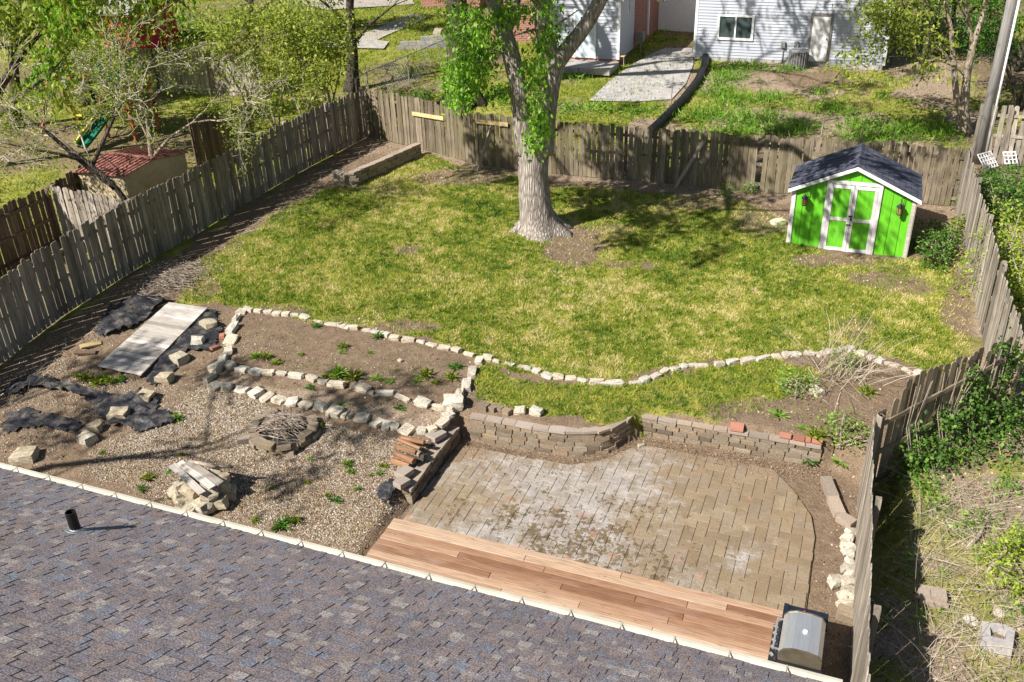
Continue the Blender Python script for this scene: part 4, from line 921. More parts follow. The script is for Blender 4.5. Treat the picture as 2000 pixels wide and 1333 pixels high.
# dark trunk behind the back fence, left of the maple
B = P(905, 200)
simple_tree('shade_tree', 'dark thick trunk of a tree just behind the back fence left of the maple', B, [([tuple(B + [0, 0, -.1]), tuple(V(905, 150, B)), tuple(V(895, 60, B)), tuple(V(890, -30, B)), tuple(V(880, -160, B)), tuple(V(870, -260, B))], [.75, .5, .42, .38, .33, .2]), ([tuple(V(890, -20, B)), tuple(V(940, -120, B)), tuple(V(990, -230, B))], [.25, .2, .12]), ([tuple(V(890, -30, B)), tuple(V(990, -120, B, -.5)), tuple(V(1090, -190, B, -1)), tuple(V(1180, -230, B, -1))], [.2, .17, .13, .1]), ([tuple(V(888, -60, B)), tuple(V(1000, -200, B, -1.5)), tuple(V(1100, -300, B, -2))], [.2, .15, .1])], 'bark_dark', 'leaf_green', .2, 3, 3.0, 40, .26, 12, keep=.2, droop=1.0, minr=.012, cap_out=True)
B = P(688, 178)
simple_tree('spruce_tree', 'dark straggly tree with drooping twigs behind the back left fence corner', B, [([tuple(B + [0, 0, -.1]), tuple(V(690, 110, B)), tuple(V(685, 40, B)), tuple(V(680, -60, B))], [.28, .2, .17, .12]), ([tuple(V(690, 110, B)), tuple(V(660, 70, B)), tuple(V(610, 20, B))], [.08, .06, .03]), ([tuple(V(688, 90, B)), tuple(V(720, 50, B)), tuple(V(770, 10, B))], [.08, .06, .03]), ([tuple(V(686, 60, B)), tuple(V(650, 20, B)), tuple(V(600, -20, B))], [.07, .05, .03])], 'bark_dark', 'leaf_yellow', .12, 3, 1.2, 5, .2, 17, droop=1.0, colshift=-.2)
# yellow-green understorey beyond the left fence corner
for px, py, hpx, seed, lab, sh in [(600, 262, 130, 21, 'loose yellow-green sapling leaning over the left fence near the corner', .1), (545, 262, 170, 22, 'tall loose yellow-green sapling behind the left fence, left of the corner', .05), (650, 235, 140, 23, 'yellow-green sapling in the back left fence corner', 0), (490, 235, 130, 24, 'thin yellow-green sapling in front of the far rail fence', .1)]:
    B = P(px, py)
    if B[0] > -17.6: B = Zpt(-18.2 - rnd.random(), B[1])
    simple_tree('sapling', lab, B, [([tuple(B), tuple(B + [rnd.gauss(0, .2), rnd.gauss(0, .2), 1.1]), tuple(B + [rnd.gauss(0, .4), rnd.gauss(0, .4), 2.2])], [.06, .05, .03]), ([tuple(B), tuple(B + [.3, -.2, 1.0]), tuple(B + [.7, -.3, 1.8])], [.05, .04, .025]), ([tuple(B), tuple(B + [-.4, .2, 1.0]), tuple(B + [-.9, .3, 1.9])], [.05, .04, .025])], 'bark_tan', 'leaf_yellow', .14, 2, 1.25, 15, .24, seed, colshift=sh + .08, split=(2, 3), group='saplings along the left fence', shrink=.75)
# bare spring tree with budding twigs in the left foreground yard
B = Zpt(-18.2, 18.7)
def bv(px, py, o=0): return tuple(V(px, py, B, o))
simple_tree('budding_tree', 'nearly bare tree with pale spreading twigs and tiny buds beyond the left fence', B, [([tuple(B), bv(232, 375), bv(205, 345), bv(180, 325), bv(150, 300)], [.085, .078, .068, .055, .04]), ([bv(225, 368), bv(160, 318), bv(100, 265), bv(60, 235)], [.08, .06, .05, .03]), ([bv(180, 325, .2), bv(200, 280, .2), bv(225, 225, .3), bv(240, 200, .3)], [.06, .05, .04, .025]), ([bv(165, 315), bv(110, 300, -.4), bv(50, 290, -.6), bv(10, 280, -.8)], [.05, .04, .03, .02])], 'bark_dark', 'leaf_yellow', .08, 4, 1.15, 7, .12, 31, bmat='twig', keep=.5, split=(2, 3), shrink=.76, lift=.0, n=4, minr=.0065, bend=.5, extra=None)
B2 = Zpt(-18.4, 20.4)
def bv2(px, py, o=0): return tuple(V(px, py, B2, o))
simple_tree('budding_tree', 'slim upright bare tree in front of the red-roofed shed', B2, [([tuple(B2), bv2(300, 350), bv2(296, 310), bv2(292, 265), bv2(285, 225)], [.1, .09, .08, .06, .04]), ([bv2(296, 310), bv2(330, 270), bv2(375, 240), bv2(410, 235)], [.05, .04, .03, .02]), ([bv2(294, 280), bv2(270, 230), bv2(262, 190)], [.04, .03, .02])], 'bark_tan', 'leaf_yellow', .08, 4, .95, 5, .14, 37, bmat='twig', keep=.5, split=(2, 4), shrink=.74, lift=.0, n=4, minr=.006, bend=.5)
# leafy trees at top left
for (px, py), seed, pts, lab, dens in [((30, 250), 41, [(30, 180), (25, 100), (40, 30)], 'leafy green tree filling the top left corner', 9), ((170, 205), 42, [(175, 150), (150, 80), (120, 20)], 'bright leafy tree hanging in front of the red barn', 4), ((480, 75), 43, [(485, 40), (490, 5), (492, -40)], 'tree with green hanging leaves at top left of the far lawn', 9), ((-40, 330), 44, [(-20, 240), (0, 170), (30, 130)], 'twiggy leafy tree at the far left edge', 5)]:
    B = P(px, py)
    simple_tree('leafy_tree', lab, B, [([tuple(B)] + [tuple(V(*q, B)) for q in pts], [.24, .2, .15, .1]), ([tuple(V(*pts[0], B)), tuple(V(pts[0][0] + 60, pts[0][1] - 50, B, -.5)), tuple(V(pts[0][0] + 110, pts[0][1] - 90, B, -.8))], [.1, .07, .04]), ([tuple(V(*pts[1], B)), tuple(V(pts[1][0] - 50, pts[1][1] - 30, B, .4)), tuple(V(pts[1][0] - 80, pts[1][1] - 70, B, .6))], [.09, .06, .04])], 'bark_dark', 'leaf_fresh' if seed != 44 else 'leaf_yellow', .21, 2, 2.0, dens * 7, .42, seed, droop=1.2, minr=.01, group='leafy trees at upper left', shrink=.72)
# right hand trees
B = P(1885, 262)
def rv(px, py, o=0): return tuple(V(px, py, B, o))
simple_tree('multi_stem_tree', 'tan multi-stemmed tree with loose yellow foliage left of the utility pole', B, [([tuple(B), rv(1882, 215), rv(1888, 150), rv(1900, 90), rv(1920, 30), rv(1930, -20)], [.2, .16, .13, .11, .08, .05]), ([rv(1885, 250), rv(1868, 190), rv(1862, 120), rv(1858, 60), rv(1845, 0)], [.13, .11, .09, .08, .05]), ([rv(1900, 88), rv(1890, 40), rv(1880, -10)], [.07, .06, .04]), ([rv(1886, 150), rv(1840, 100), rv(1810, 75), rv(1785, 60)], [.05, .04, .03, .02]), ([rv(1865, 130), rv(1820, 110), rv(1800, 108), rv(1775, 102)], [.05, .04, .03, .015])], 'bark_tan', 'leaf_yellow', .14, 2, 1.25, 26, .28, 51, droop=.8, shrink=.75, colshift=.1)
for (px, py), seed, lab, mat_, hh_ in [((1800, 125), 52, 'dark leafy shrub tree at the right corner of the white house', 'leaf_green', 2.6), ((1840, 110), 53, 'yellowish leafy tree behind the white house corner', 'leaf_yellow', 4.0), ((1990, 215), 54, 'green shrub tree right of the utility pole', 'leaf_green', 3.2), ((1985, 140), 55, 'loose yellow-green tree at the top right corner', 'leaf_yellow', 4.0)]:
    B = P(px, py)
    simple_tree('leafy_tree', lab, B, [([tuple(B), tuple(B + [.1, 0, hh_ * .4]), tuple(B + [.2, .1, hh_ * .75])], [.12, .1, .06]), ([tuple(B), tuple(B + [.6, .2, hh_ * .4]), tuple(B + [1.2, .1, hh_ * .6])], [.08, .07, .04]), ([tuple(B), tuple(B + [-.5, -.2, hh_ * .35]), tuple(B + [-1.0, -.3, hh_ * .6])], [.08, .07, .04])], 'bark_dark', mat_, .15, 2, 1.3, 24, .34, seed, group='trees at upper right', shrink=.75)
# tree outside the picture on the left whose shade dapples the gravel
B = Zpt(-20.6, 3.0)
simple_tree('leafy_tree', 'leafy tree beyond the left end of the near house', B, [([tuple(B), tuple(B + [.2, .1, 3.5]), tuple(B + [.5, .4, 6.5])], [.3, .25, .18]), ([tuple(B + [.2, .1, 3.5]), tuple(B + [1.6, .8, 5.5]), tuple(B + [2.6, 1.2, 7])], [.18, .14, .1])], 'bark', 'leaf_green', .18, 3, 2.6, 30, .26, 61, minr=.012, shrink=.74, keep=.32)

# ------------------------------------------------------------------ the green shed
k = NT('green_siding', .55, .3); gr_ = k.noise(k.mapping(k.obj(), (9, 9, .6)), 2.0, 5); gl = k.noise(k.pos(), 1.3, 4)
k.col(k.mix(k.mrange(k.noise(k.pos(), 2.6, 6, .7), .45, .75, 0, .35), k.mix(k.mrange(gr_, .3, .7), (0.095, 0.4, 0.012), (0.15, 0.52, 0.022)), (0.17, 0.42, 0.07))); k.bump(gr_, .25, .004); MAT['green_paint'] = k.m
S0, S1, SF_, SB = -1.64, 1.44, 24.86, 26.65
zg0 = float(gz(0, 24.9)) - .02; HE, HP = 1.7, 2.4; SM = (S0 + S1) / 2
shed = Thing('garden_shed', 'bright green garden shed with white trim, double doors and dark shingle roof', 'shed', (SM, (SF_ + SB) / 2, zg0))
mb = MB(); slope_ = (HP - HE) / (SM - S0)
nb = 11; bw_ = (S1 - S0) / nb
wl = shed.part('wall', MB().add([(S0, SF_ + .02, zg0), (S1, SF_ + .02, zg0), (S1, SF_ + .02, zg0 + HE), (SM, SF_ + .02, zg0 + HP), (S0, SF_ + .02, zg0 + HE), (S0, SB, zg0), (S1, SB, zg0), (S1, SB, zg0 + HE), (SM, SB, zg0 + HP), (S0, SB, zg0 + HE)],
    [(0, 1, 2, 3, 4), (9, 8, 7, 6, 5), (0, 5, 6, 1), (0, 4, 9, 5), (1, 6, 7, 2)]), 'green_paint')
hz = lambda x: zg0 + HE + slope_ * (min(x - S0, S1 - x))
for i in range(nb):
    a, b = S0 + bw_ * i + .007, S0 + bw_ * (i + 1) - .007; pts = [(a, SF_, zg0 + .02), (b, SF_, zg0 + .02), (b, SF_, hz(b) - .02)]
    if a < SM < b: pts.append((SM, SF_, zg0 + HP - .02))
    pts.append((a, SF_, hz(a) - .02))
    shed.part('panel', MB().slab(pts, (0, -1, 0), .018), 'green_paint', parent=wl)
OV = .13
k = NT('shed_shingle', .9, .15); g = k.noise(k.pos(), 60, 3, .8); g2 = k.noise(k.mapping(k.pos(), (1, 6, 1)), 2.0, 4)
k.col(k.mix(1.0, k.ramp(g2, [(.3, (0.032, 0.035, 0.055)), (.52, (0.07, 0.074, 0.1)), (.7, (0.17, 0.17, 0.19))]), k.ramp(g, [(.3, (.5, .5, .5)), (.7, (1.5, 1.5, 1.5))]), 'MULTIPLY')); MAT['shed_sh'] = k.m
rf = MB(); tf, tb = SF_ - .14, SB + .1; zr = zg0 + HP + .06
for sg in (-1, 1):
    ex = SM + sg * (SM - S0 + OV); ez = zr - slope_ * (SM - S0 + OV)
    rf.slab([(SM, tf, zr), (ex, tf, ez), (ex, tb, ez), (SM, tb, zr)] if sg < 0 else [(SM, tf, zr), (SM, tb, zr), (ex, tb, ez), (ex, tf, ez)], (sg * slope_, 0, 1), .04)
roof_ = shed.part('roof', rf, 'shed_sh')
for sg in (-1, 1):       # shingle courses
    ln = math.hypot(SM - S0 + OV, slope_ * (SM - S0 + OV)); nc = 11
    for c_ in range(nc):
        f0, f1 = c_ / nc, (c_ + 1.08) / nc; f1 = min(f1, 1)
        x0, x1 = SM + sg * (SM - S0 + OV) * f0, SM + sg * (SM - S0 + OV) * f1
        z0, z1 = zr - slope_ * abs(x0 - SM), zr - slope_ * abs(x1 - SM)
        shed.part('shingle_course', MB().slab([(x0, tf - .02, z0 + .008), (x1, tf - .02, z1 + .02), (x1, tb + .02, z1 + .02), (x0, tb + .02, z0 + .008)] if sg < 0 else [(x0, tf - .02, z0 + .008), (x0, tb + .02, z0 + .008), (x1, tb + .02, z1 + .02), (x1, tf - .02, z1 + .02)], (sg * slope_, 0, 1), .012), 'shed_sh', parent=roof_)
shed.part('ridge_cap', MB().slab([(SM, tf - .03, zr + .035), (SM - .14, tf - .03, zr - .06), (SM - .14, tb + .03, zr - .06), (SM, tb + .03, zr + .035)], (-.5, 0, 1), .015).slab([(SM, tf - .03, zr + .035), (SM, tb + .03, zr + .035), (SM + .14, tb + .03, zr - .06), (SM + .14, tf - .03, zr - .06)], (.5, 0, 1), .015), 'shed_sh', parent=roof_)
for sg in (-1, 1):
    ex = SM + sg * (SM - S0 + OV); ez = zr - slope_ * (SM - S0 + OV)
    shed.part('fascia', MB().slab([(SM, tf - .012, zr - .03), (ex, tf - .012, ez - .03), (ex, tf - .012, ez - .13), (SM, tf - .012, zr - .13)], (0, -1, 0), .03), 'white')
    cx = S0 if sg < 0 else S1
    shed.part('corner_trim', MB().box((cx - sg * .035, SF_ - .022, zg0 + HE / 2), (.09, .03, HE - .02)).box((cx + sg * .016, SF_ + .03, zg0 + HE / 2), (.03, .1, HE - .02)), 'white_worn' if sg < 0 else 'plank_grey')
# double doors
DX, DW, DH = SM + .0, 1.2, 1.9
fr = shed.part('door_frame', MB().box((DX - DW / 2 - .05, SF_ - .03, zg0 + DH / 2), (.1, .04, DH)).box((DX + DW / 2 + .05, SF_ - .03, zg0 + DH / 2), (.1, .04, DH)).box((DX, SF_ - .031, zg0 + DH + .045), (DW + .2, .04, .09)), 'white_worn')
for sg in (-1, 1):
    cx = DX + sg * DW / 4; w_ = DW / 2 - .008
    dr = shed.part('door', MB().box((cx, SF_ - .016, zg0 + DH / 2), (w_, .03, DH - .02)), 'green_paint')
    shed.part('door_trim', MB().box((cx - w_ / 2 + .04, SF_ - .042, zg0 + DH / 2), (.08, .022, DH - .03)).box((cx + w_ / 2 - .04, SF_ - .042, zg0 + DH / 2), (.08, .022, DH - .03)).box((cx, SF_ - .04, zg0 + .07), (w_ - .16, .02, .09)).box((cx, SF_ - .04, zg0 + DH - .07), (w_ - .16, .02, .09)).box((cx, SF_ - .04, zg0 + DH * .49), (w_ - .16, .02, .09)), 'white_worn', parent=dr)
shed.part('hasp', MB().box((DX, SF_ - .07, zg0 + DH * .55), (.1, .02, .03)).box((DX + .02, SF_ - .085, zg0 + DH * .51), (.045, .03, .07)).box((DX - .02, SF_ - .07, zg0 + DH * .42), (.12, .02, .025)), 'dark_metal')
MAT['amber'] = m_plain('amber_glass', (0.36, 0.24, 0.09), .3, var=.2)
for cx, lab in ((S0 + .33, 'black hanging lantern with amber glass left of the shed doors'), (S1 - .36, 'black hanging lantern with amber glass right of the shed doors')):
    zb_ = zg0 + 1.28; y = SF_ - .17; la = Thing('lantern', lab, 'lantern', (cx, y, zb_), 'lanterns on the green shed')
    la.part('glass', MB().tube([(cx, y, zb_), (cx, y, zb_ + .19)], [.06, .075], 6), 'amber')
    cg = MB()
    for i in range(6):
        a = math.pi / 3 * i; cg.bar((cx + .064 * math.cos(a), y + .064 * math.sin(a), zb_ - .01), (cx + .079 * math.cos(a), y + .079 * math.sin(a), zb_ + .2), .012)
    cg.tube([(cx, y, zb_ - .03), (cx, y, zb_)], [.05, .07], 6); la.part('cage', cg, 'dark_metal')
    la.part('cap', MB().tube([(cx, y, zb_ + .19), (cx, y, zb_ + .25), (cx, y, zb_ + .29)], [.11, .05, .015], 6), 'dark_metal')
    la.part('bracket', MB().tube([(cx + .0, y, zb_ + .28), (cx, y, zb_ + .4), (cx + .1, SF_ - .03, zb_ + .42)], .01, 5).tube([(cx, y, zb_ + .4), (cx + .06, SF_ - .06, zb_ + .24), (cx + .1, SF_ - .02, zb_ + .16)], .008, 5), 'dark_metal')

# ------------------------------------------------------------------ gas grill
GX, GY, gzb = 0.37, 10.72, .0
pg = PZ(1569, 1240, 1.06); GX, GY = pg[0], pg[1]
MAT['steel'] = None
k = NT('brushed_steel', .36, .5); g = k.noise(k.mapping(k.obj(), (60, 1.5, 60)), 3, 4); k.col(k.mix(k.mrange(g, .3, .7), (0.6, 0.6, 0.6), (0.8, 0.8, 0.8))); k.b.inputs['Metallic'].default_value = .75; k.bump(k.noise(k.obj(), 7, 3), .08, .01); MAT['steel'] = k.m
MAT['dark_blue'] = m_plain('dark_shelf', (0.02, 0.024, 0.04), .4, .2, var=.3); MAT['red'] = m_plain('red_plastic', (0.55, 0.03, 0.04), .4)
gr = Thing('gas_grill', 'stainless steel gas grill on a black cart at the deck end', 'grill', (GX, GY, .02))
LW, LD = .74, .56      # lid length along y, depth along x
arc = [(-LD / 2, .86), (-LD / 2 - .01, .98), (-LD / 2 + .05, 1.07), (-LD / 2 + .16, 1.115), (0.08, 1.12), (LD / 2 - .06, 1.09), (LD / 2, 1.0), (LD / 2, .86)]
mb = MB(); n = len(arc)
for y in (-LW / 2, LW / 2): mb.v += [(GX + a, GY + y, b + .0) for a, b in arc]
mb.f = [(i, i + 1, n + i + 1, n + i) for i in range(n - 1)]
lid = gr.part('lid', mb, 'steel')
MAT['lid_end'] = m_plain('lid_end_brown_reflection', (0.23, 0.19, 0.13), .4, .6, var=.25)  # brown reflection on the steel lid ends put into their base colour
for y, sg in ((-LW / 2 - .012, 1), (LW / 2 + .012, -1)):
    gr.part('end_cap', MB().add([(GX + a * 1.02, GY + y, b + .006) for a, b in arc] + [(GX + a * 1.02, GY + y + sg * .024, b + .006) for a, b in arc], [tuple(range(n)), tuple(range(n, 2 * n))[::-1]] + [(i, n + i, n + (i + 1) % n, (i + 1) % n) for i in range(n)]), 'lid_end', parent=lid)
gr.part('handle', MB().tube([(GX - LD / 2 - .085, GY - LW / 2 + .06, .97), (GX - LD / 2 - .085, GY + LW / 2 - .06, .97)], .014, 8).bar((GX - LD / 2 - .09, GY - LW / 2 + .08, .97), (GX - LD / 2, GY - LW / 2 + .08, .97), .02).bar((GX - LD / 2 - .09, GY + LW / 2 - .08, .97), (GX - LD / 2, GY + LW / 2 - .08, .97), .02), 'steel', parent=lid)
mb = MB(); mb.tube([(GX + .02, GY, 1.115), (GX + .02, GY, 1.135)], [.035, .032], 12); gr.part('thermometer', mb, 'white', parent=lid)
gr.part('firebox', MB().box((GX, GY, .78), (LD, LW, .16)), 'dark_metal')
pan = gr.part('control_panel', MB().slab([(GX - LD / 2 - .02, GY - LW / 2 - .02, .86), (GX - LD / 2 - .02, GY + LW / 2 + .02, .86), (GX - LD / 2 - .13, GY + LW / 2 + .02, .74), (GX - LD / 2 - .13, GY - LW / 2 - .02, .74)][::-1], (-.7, 0, .7), .03), 'dark_metal')
for i in range(5):
    y = GY - LW / 2 + .1 + i * .135; a = (GX - LD / 2 - .08, y, .81); gr.part('knob', MB().tube([a, (a[0] - .03, y, a[2] + .03)], [.028, .024], 10), 'steel', parent=pan)
gr.part('cart', MB().box((GX, GY, .36), (LD - .04, LW - .04, .66)), 'dark_metal')
sh_ = gr.part('side_shelf', MB().box((GX, GY + LW / 2 + .19, .85), (LD + .06, .33, .035)).box((GX - LD / 2, GY + LW / 2 + .19, .86), (.07, .33, .05)), 'dark_blue')
gr.part('side_shelf', MB().box((GX, GY - LW / 2 - .19, .85), (LD + .04, .33, .035)), 'dark_metal')
for sx in (-1, 1):
    for sy in (-1, 1): gr.part('wheel', MB().tube([(GX + sx * .22 - .015, GY + sy * .3, .05), (GX + sx * .22 + .015, GY + sy * .3, .05)], .05, 10), 'black')
c0 = (GX + .02, GY + LW / 2 + .2, .875)
o = Thing('grill_tongs', 'red handled tongs lying on the grill side shelf', 'tongs', c0)
o.part('handle', MB().bar((c0[0] - .06, c0[1] + .06, .89), (c0[0] + .04, c0[1] - .04, .89), .04, .025).bar((c0[0] + .02, c0[1] + .0, .892), (c0[0] + .14, c0[1] - .1, .892), .045, .025), 'red')

# ------------------------------------------------------------------ fire pit with sticks
FC = P(556, 846); FR = .62
fp = Thing('fire_pit', 'round block fire pit ring on the gravel', 'fire pit', FC)
for c_ in range(2):
    nb = 14
    for i in range(nb):
        a = 2 * math.pi * (i + .5 * c_) / nb + .1
        if c_ == 1 and i in (2, 3, 4, 8, 12): continue
        a += rnd.uniform(-.05, .05); fr2 = FR + rnd.uniform(-.05, .05)
        fp.piece('block', BLOCKS[rnd.randrange(8)], (FC[0] + fr2 * math.cos(a), FC[1] + fr2 * math.sin(a), FC[2] + .03 + c_ * .105), (rnd.uniform(-.1, .1), rnd.uniform(-.08, .08), a + math.pi / 2 + rnd.uniform(-.08, .08)), (.27, .19, .105))
def stick_pile(label, c, rx, ry, hgt, n_, seed, name='stick_pile', ln=(.3, .9), rad=(.005, .013), mat='stick', dirang=None):
    r = random.Random(seed); th = Thing(name, label, 'stick pile', c); mb = MB()
    for _ in range(n_):
        a = r.uniform(0, 6.28) if dirang is None else dirang + r.gauss(0, .5); L_ = r.uniform(*ln); x, y = r.gauss(0, rx * .42), r.gauss(0, ry * .42); rr = min(1, math.hypot(x / rx, y / ry))
        z = c[2] + r.uniform(0, 1) * hgt * (1 - rr * .8) + .02; t_ = r.gauss(0, .12); b_ = r.gauss(0, .05)
        p0 = Vector((c[0] + x - math.cos(a) * L_ / 2, c[1] + y - math.sin(a) * L_ / 2, z - t_ * L_ / 2)); p1 = Vector((c[0] + x + math.cos(a) * L_ / 2, c[1] + y + math.sin(a) * L_ / 2, z + t_ * L_ / 2))
        p0.z = max(p0.z, float(gz(p0.x, p0.y)) + .01); p1.z = max(p1.z, float(gz(p1.x, p1.y)) + .01)
        m_ = (p0 + p1) / 2 + Vector((-math.sin(a) * b_, math.cos(a) * b_, abs(b_) * .5)); q = r.uniform(*rad); mb.tube([p0, m_, p1], [q, q * .9, q * .5], 4)
    o = th.part('sticks', mb, mat); o['kind'] = 'stuff'; return th
ash_shade = MB(); ash_shade.tube([tuple(FC + [0, 0, .0]), tuple(FC + [0, 0, .045])], FR - .06, 18); MAT['ash_shade'] = m_plain('ash_shade', (0.035, 0.03, 0.026), .95, var=.5); fp.part('ash_shade_bed', ash_shade, 'ash_shade')  # near-black ash disc, shade of the hollows between sticks put into its colour
stick_pile('heap of dry grey sticks inside the fire pit', (FC[0], FC[1], FC[2] + .1), .4, .4, .34, 170, 3, ln=(.3, .85), rad=(.004, .011), dirang=.0)
stick_pile('flat heap of brown twigs on the soil by the left fence', P(335, 545), .75, 1.1, .2, 420, 4, ln=(.3, 1.2), rad=(.004, .009))
for px, py, rz, lab in [(478, 862, .6, 'tan block lying left of the fire pit'), (563, 886, .35, 'flat grey brown block lying in front of the fire pit')]:
    p = P(px, py); loose('block', CAPS[1], (p[0], p[1], p[2] + .045), (.26, .17, .1), lab, 'block', (0, 0, rz))
# ------------------------------------------------------------------ stone pile with planks near the house
SC = P(398, 972); sp_ = Thing('stone_pile', 'heap of tan limestone chunks near the gutter', 'stone pile', SC)
r = random.Random(9)
for (dx, dy, dz, sz) in [(-.55, -.1, .12, .36), (-.3, -.3, .1, .34), (0, -.38, .1, .32), (.25, -.3, .12, .42), (.5, -.15, .12, .34), (-.5, .15, .15, .36), (.45, .15, .14, .4), (-.15, .25, .15, .36), (.2, .3, .15, .36), (-.4, -.12, .33, .32), (-.1, -.2, .32, .34), (.3, -.12, .34, .42), (.05, .12, .33, .36), (.42, .1, .36, .32), (-.3, .15, .34, .3), (.1, .3, .42, .3), (.35, .28, .42, .28), (-.15, -.5, .06, .24), (.12, -.55, .06, .22)]:
    sp_.piece('stone', ROCKS_T[r.randrange(6)], (SC[0] + dx * .9, SC[1] + dy * .9, SC[2] + dz * .82), rot_rock(r, .35), (sz * 1.05, sz * .8, sz * .6))
for i, (dx, dy, dz, ln, an, lab) in enumerate([(-.18, -.12, .47, 1.15, -.42, 'widest weathered plank on the stone pile'), (-.08, .02, .49, 1.1, -.36, 'middle weathered plank on the stone pile'), (.05, .1, .51, 1.0, -.3, 'rear weathered plank on the stone pile')]):
    c0 = (SC[0] + dx, SC[1] + dy, SC[2] + dz); m_ = MB().box((0, 0, 0), (ln, .13, .03)).mesh('plank', 'plank_grey'); tag(link('plank', m_, None, c0, (.06 * i, .05, an)), lab, 'plank', 'planks on the stone pile')
mb = MB(); a = Vector(SC) + Vector((-.35, .25, .57)); mb.tube([a, a + Vector((.3, -.02, .03)), a + Vector((.6, .0, .02)), a + Vector((.85, .12, .0))], [.03, .04, .035, .02], 7).tube([a + Vector((.6, 0, .02)), a + Vector((.66, -.08, .08)), a + Vector((.6, -.16, .15))], [.025, .02, .01], 6)
single('branch', mb, 'stick', 'crooked dead branch lying on top of the stone pile', 'branch', a, smooth=True)
# ------------------------------------------------------------------ firewood on the shaded wall
wz = .33
for i, (px, py, ln, rd, lab) in enumerate([(815, 862, .5, .05, 'thin split log on top of the firewood heap'), (808, 870, .55, .05, 'orange split log second from top of the firewood heap'), (802, 880, .5, .055, 'reddish split log third from top of the firewood heap'), (812, 884, .45, .07, 'grey barked log in the middle of the firewood heap'), (800, 896, .5, .075, 'thick brown log low in the firewood heap'), (822, 893, .4, .075, 'charred black log at right of the firewood heap'), (792, 908, .4, .07, 'short tan log at the bottom of the firewood heap'), (838, 868, .35, .06, 'dark log stub near the stone edging end')]):
    p = PZ(px, py, .62 - .035 * i); a_ = R(-8) + rnd.uniform(-.2, .2); rr = random.Random(i); mb = MB()
    n_ = 7; sec = [(rd * rr.uniform(.75, 1.1) * math.cos(2 * math.pi * j / n_), rd * rr.uniform(.75, 1.1) * math.sin(2 * math.pi * j / n_)) for j in range(n_)]
    for x in (-ln / 2, ln / 2): mb.v += [(x, u_, v_) for u_, v_ in sec]
    mb.f = [(j, (j + 1) % n_, n_ + (j + 1) % n_, n_ + j) for j in range(n_)] + [tuple(range(n_))[::-1], tuple(range(n_, 2 * n_))]
    wood = 'bark_dark' if 'black' in lab or 'dark' in lab else ('bark_tan' if 'grey' in lab else 'log_red')
    if 'log_red' not in MAT: MAT['log_red'] = m_wood('split_log', (0.14, 0.07, 0.035), (0.28, 0.15, 0.085), (0.42, 0.26, 0.16), axis=0)
    tag(link('log', mb.mesh('log', wood), None, (p[0] - .1, p[1], p[2]), (0, rnd.uniform(-.08, .08), a_)), lab, 'log', 'firewood on the shaded wall')
for px, py, sz, lab in [(852, 852, .34, 'large flat tan cap block at the top of the shaded wall'), (790, 925, .3, 'rounded tan block low on the shaded wall'), (785, 945, .26, 'tan block at the lower end of the shaded wall')]:
    p = PZ(px, py, .42); loose('block', CAPS[2], (p[0], p[1], p[2] + .02), (sz, sz * .8, .11), lab, 'block', (0, .06, rnd.uniform(1.2, 1.9)))
# ------------------------------------------------------------------ timber platform
pc = [P(*q, .12) for q in ((190, 714), (330, 590), (405, 601), (275, 732))]
pl_ = Thing('timber_platform', 'long weathered timber platform of cross boards on the ground at left', 'platform', (pc[0] + pc[2]) / 2 - [0, 0, .1])
a0, a1, b1, b0 = [Vector(q) for q in pc]
nb = 22
for i in range(nb):
    f0, f1 = (i + .03) / nb, (i + .97) / nb; e0, e1 = rnd.uniform(-.01, .02), rnd.uniform(-.01, .02)
    q = [a0.lerp(a1, f0), b0.lerp(b1, f0), b0.lerp(b1, f1), a0.lerp(a1, f1)]; dz_ = Vector((0, 0, rnd.uniform(-.004, .004)))
    pl_.part('board', MB().slab([x + dz_ for x in q], (0, 0, 1), .032), 'plank_grey')
for f in (.06, .5, .94):
    p0, p1 = a0.lerp(b0, f), a1.lerp(b1, f); pl_.part('joist', MB().bar(p0 - Vector((0, 0, .085)), p1 - Vector((0, 0, .085)), .05, .1), 'fence_dark')
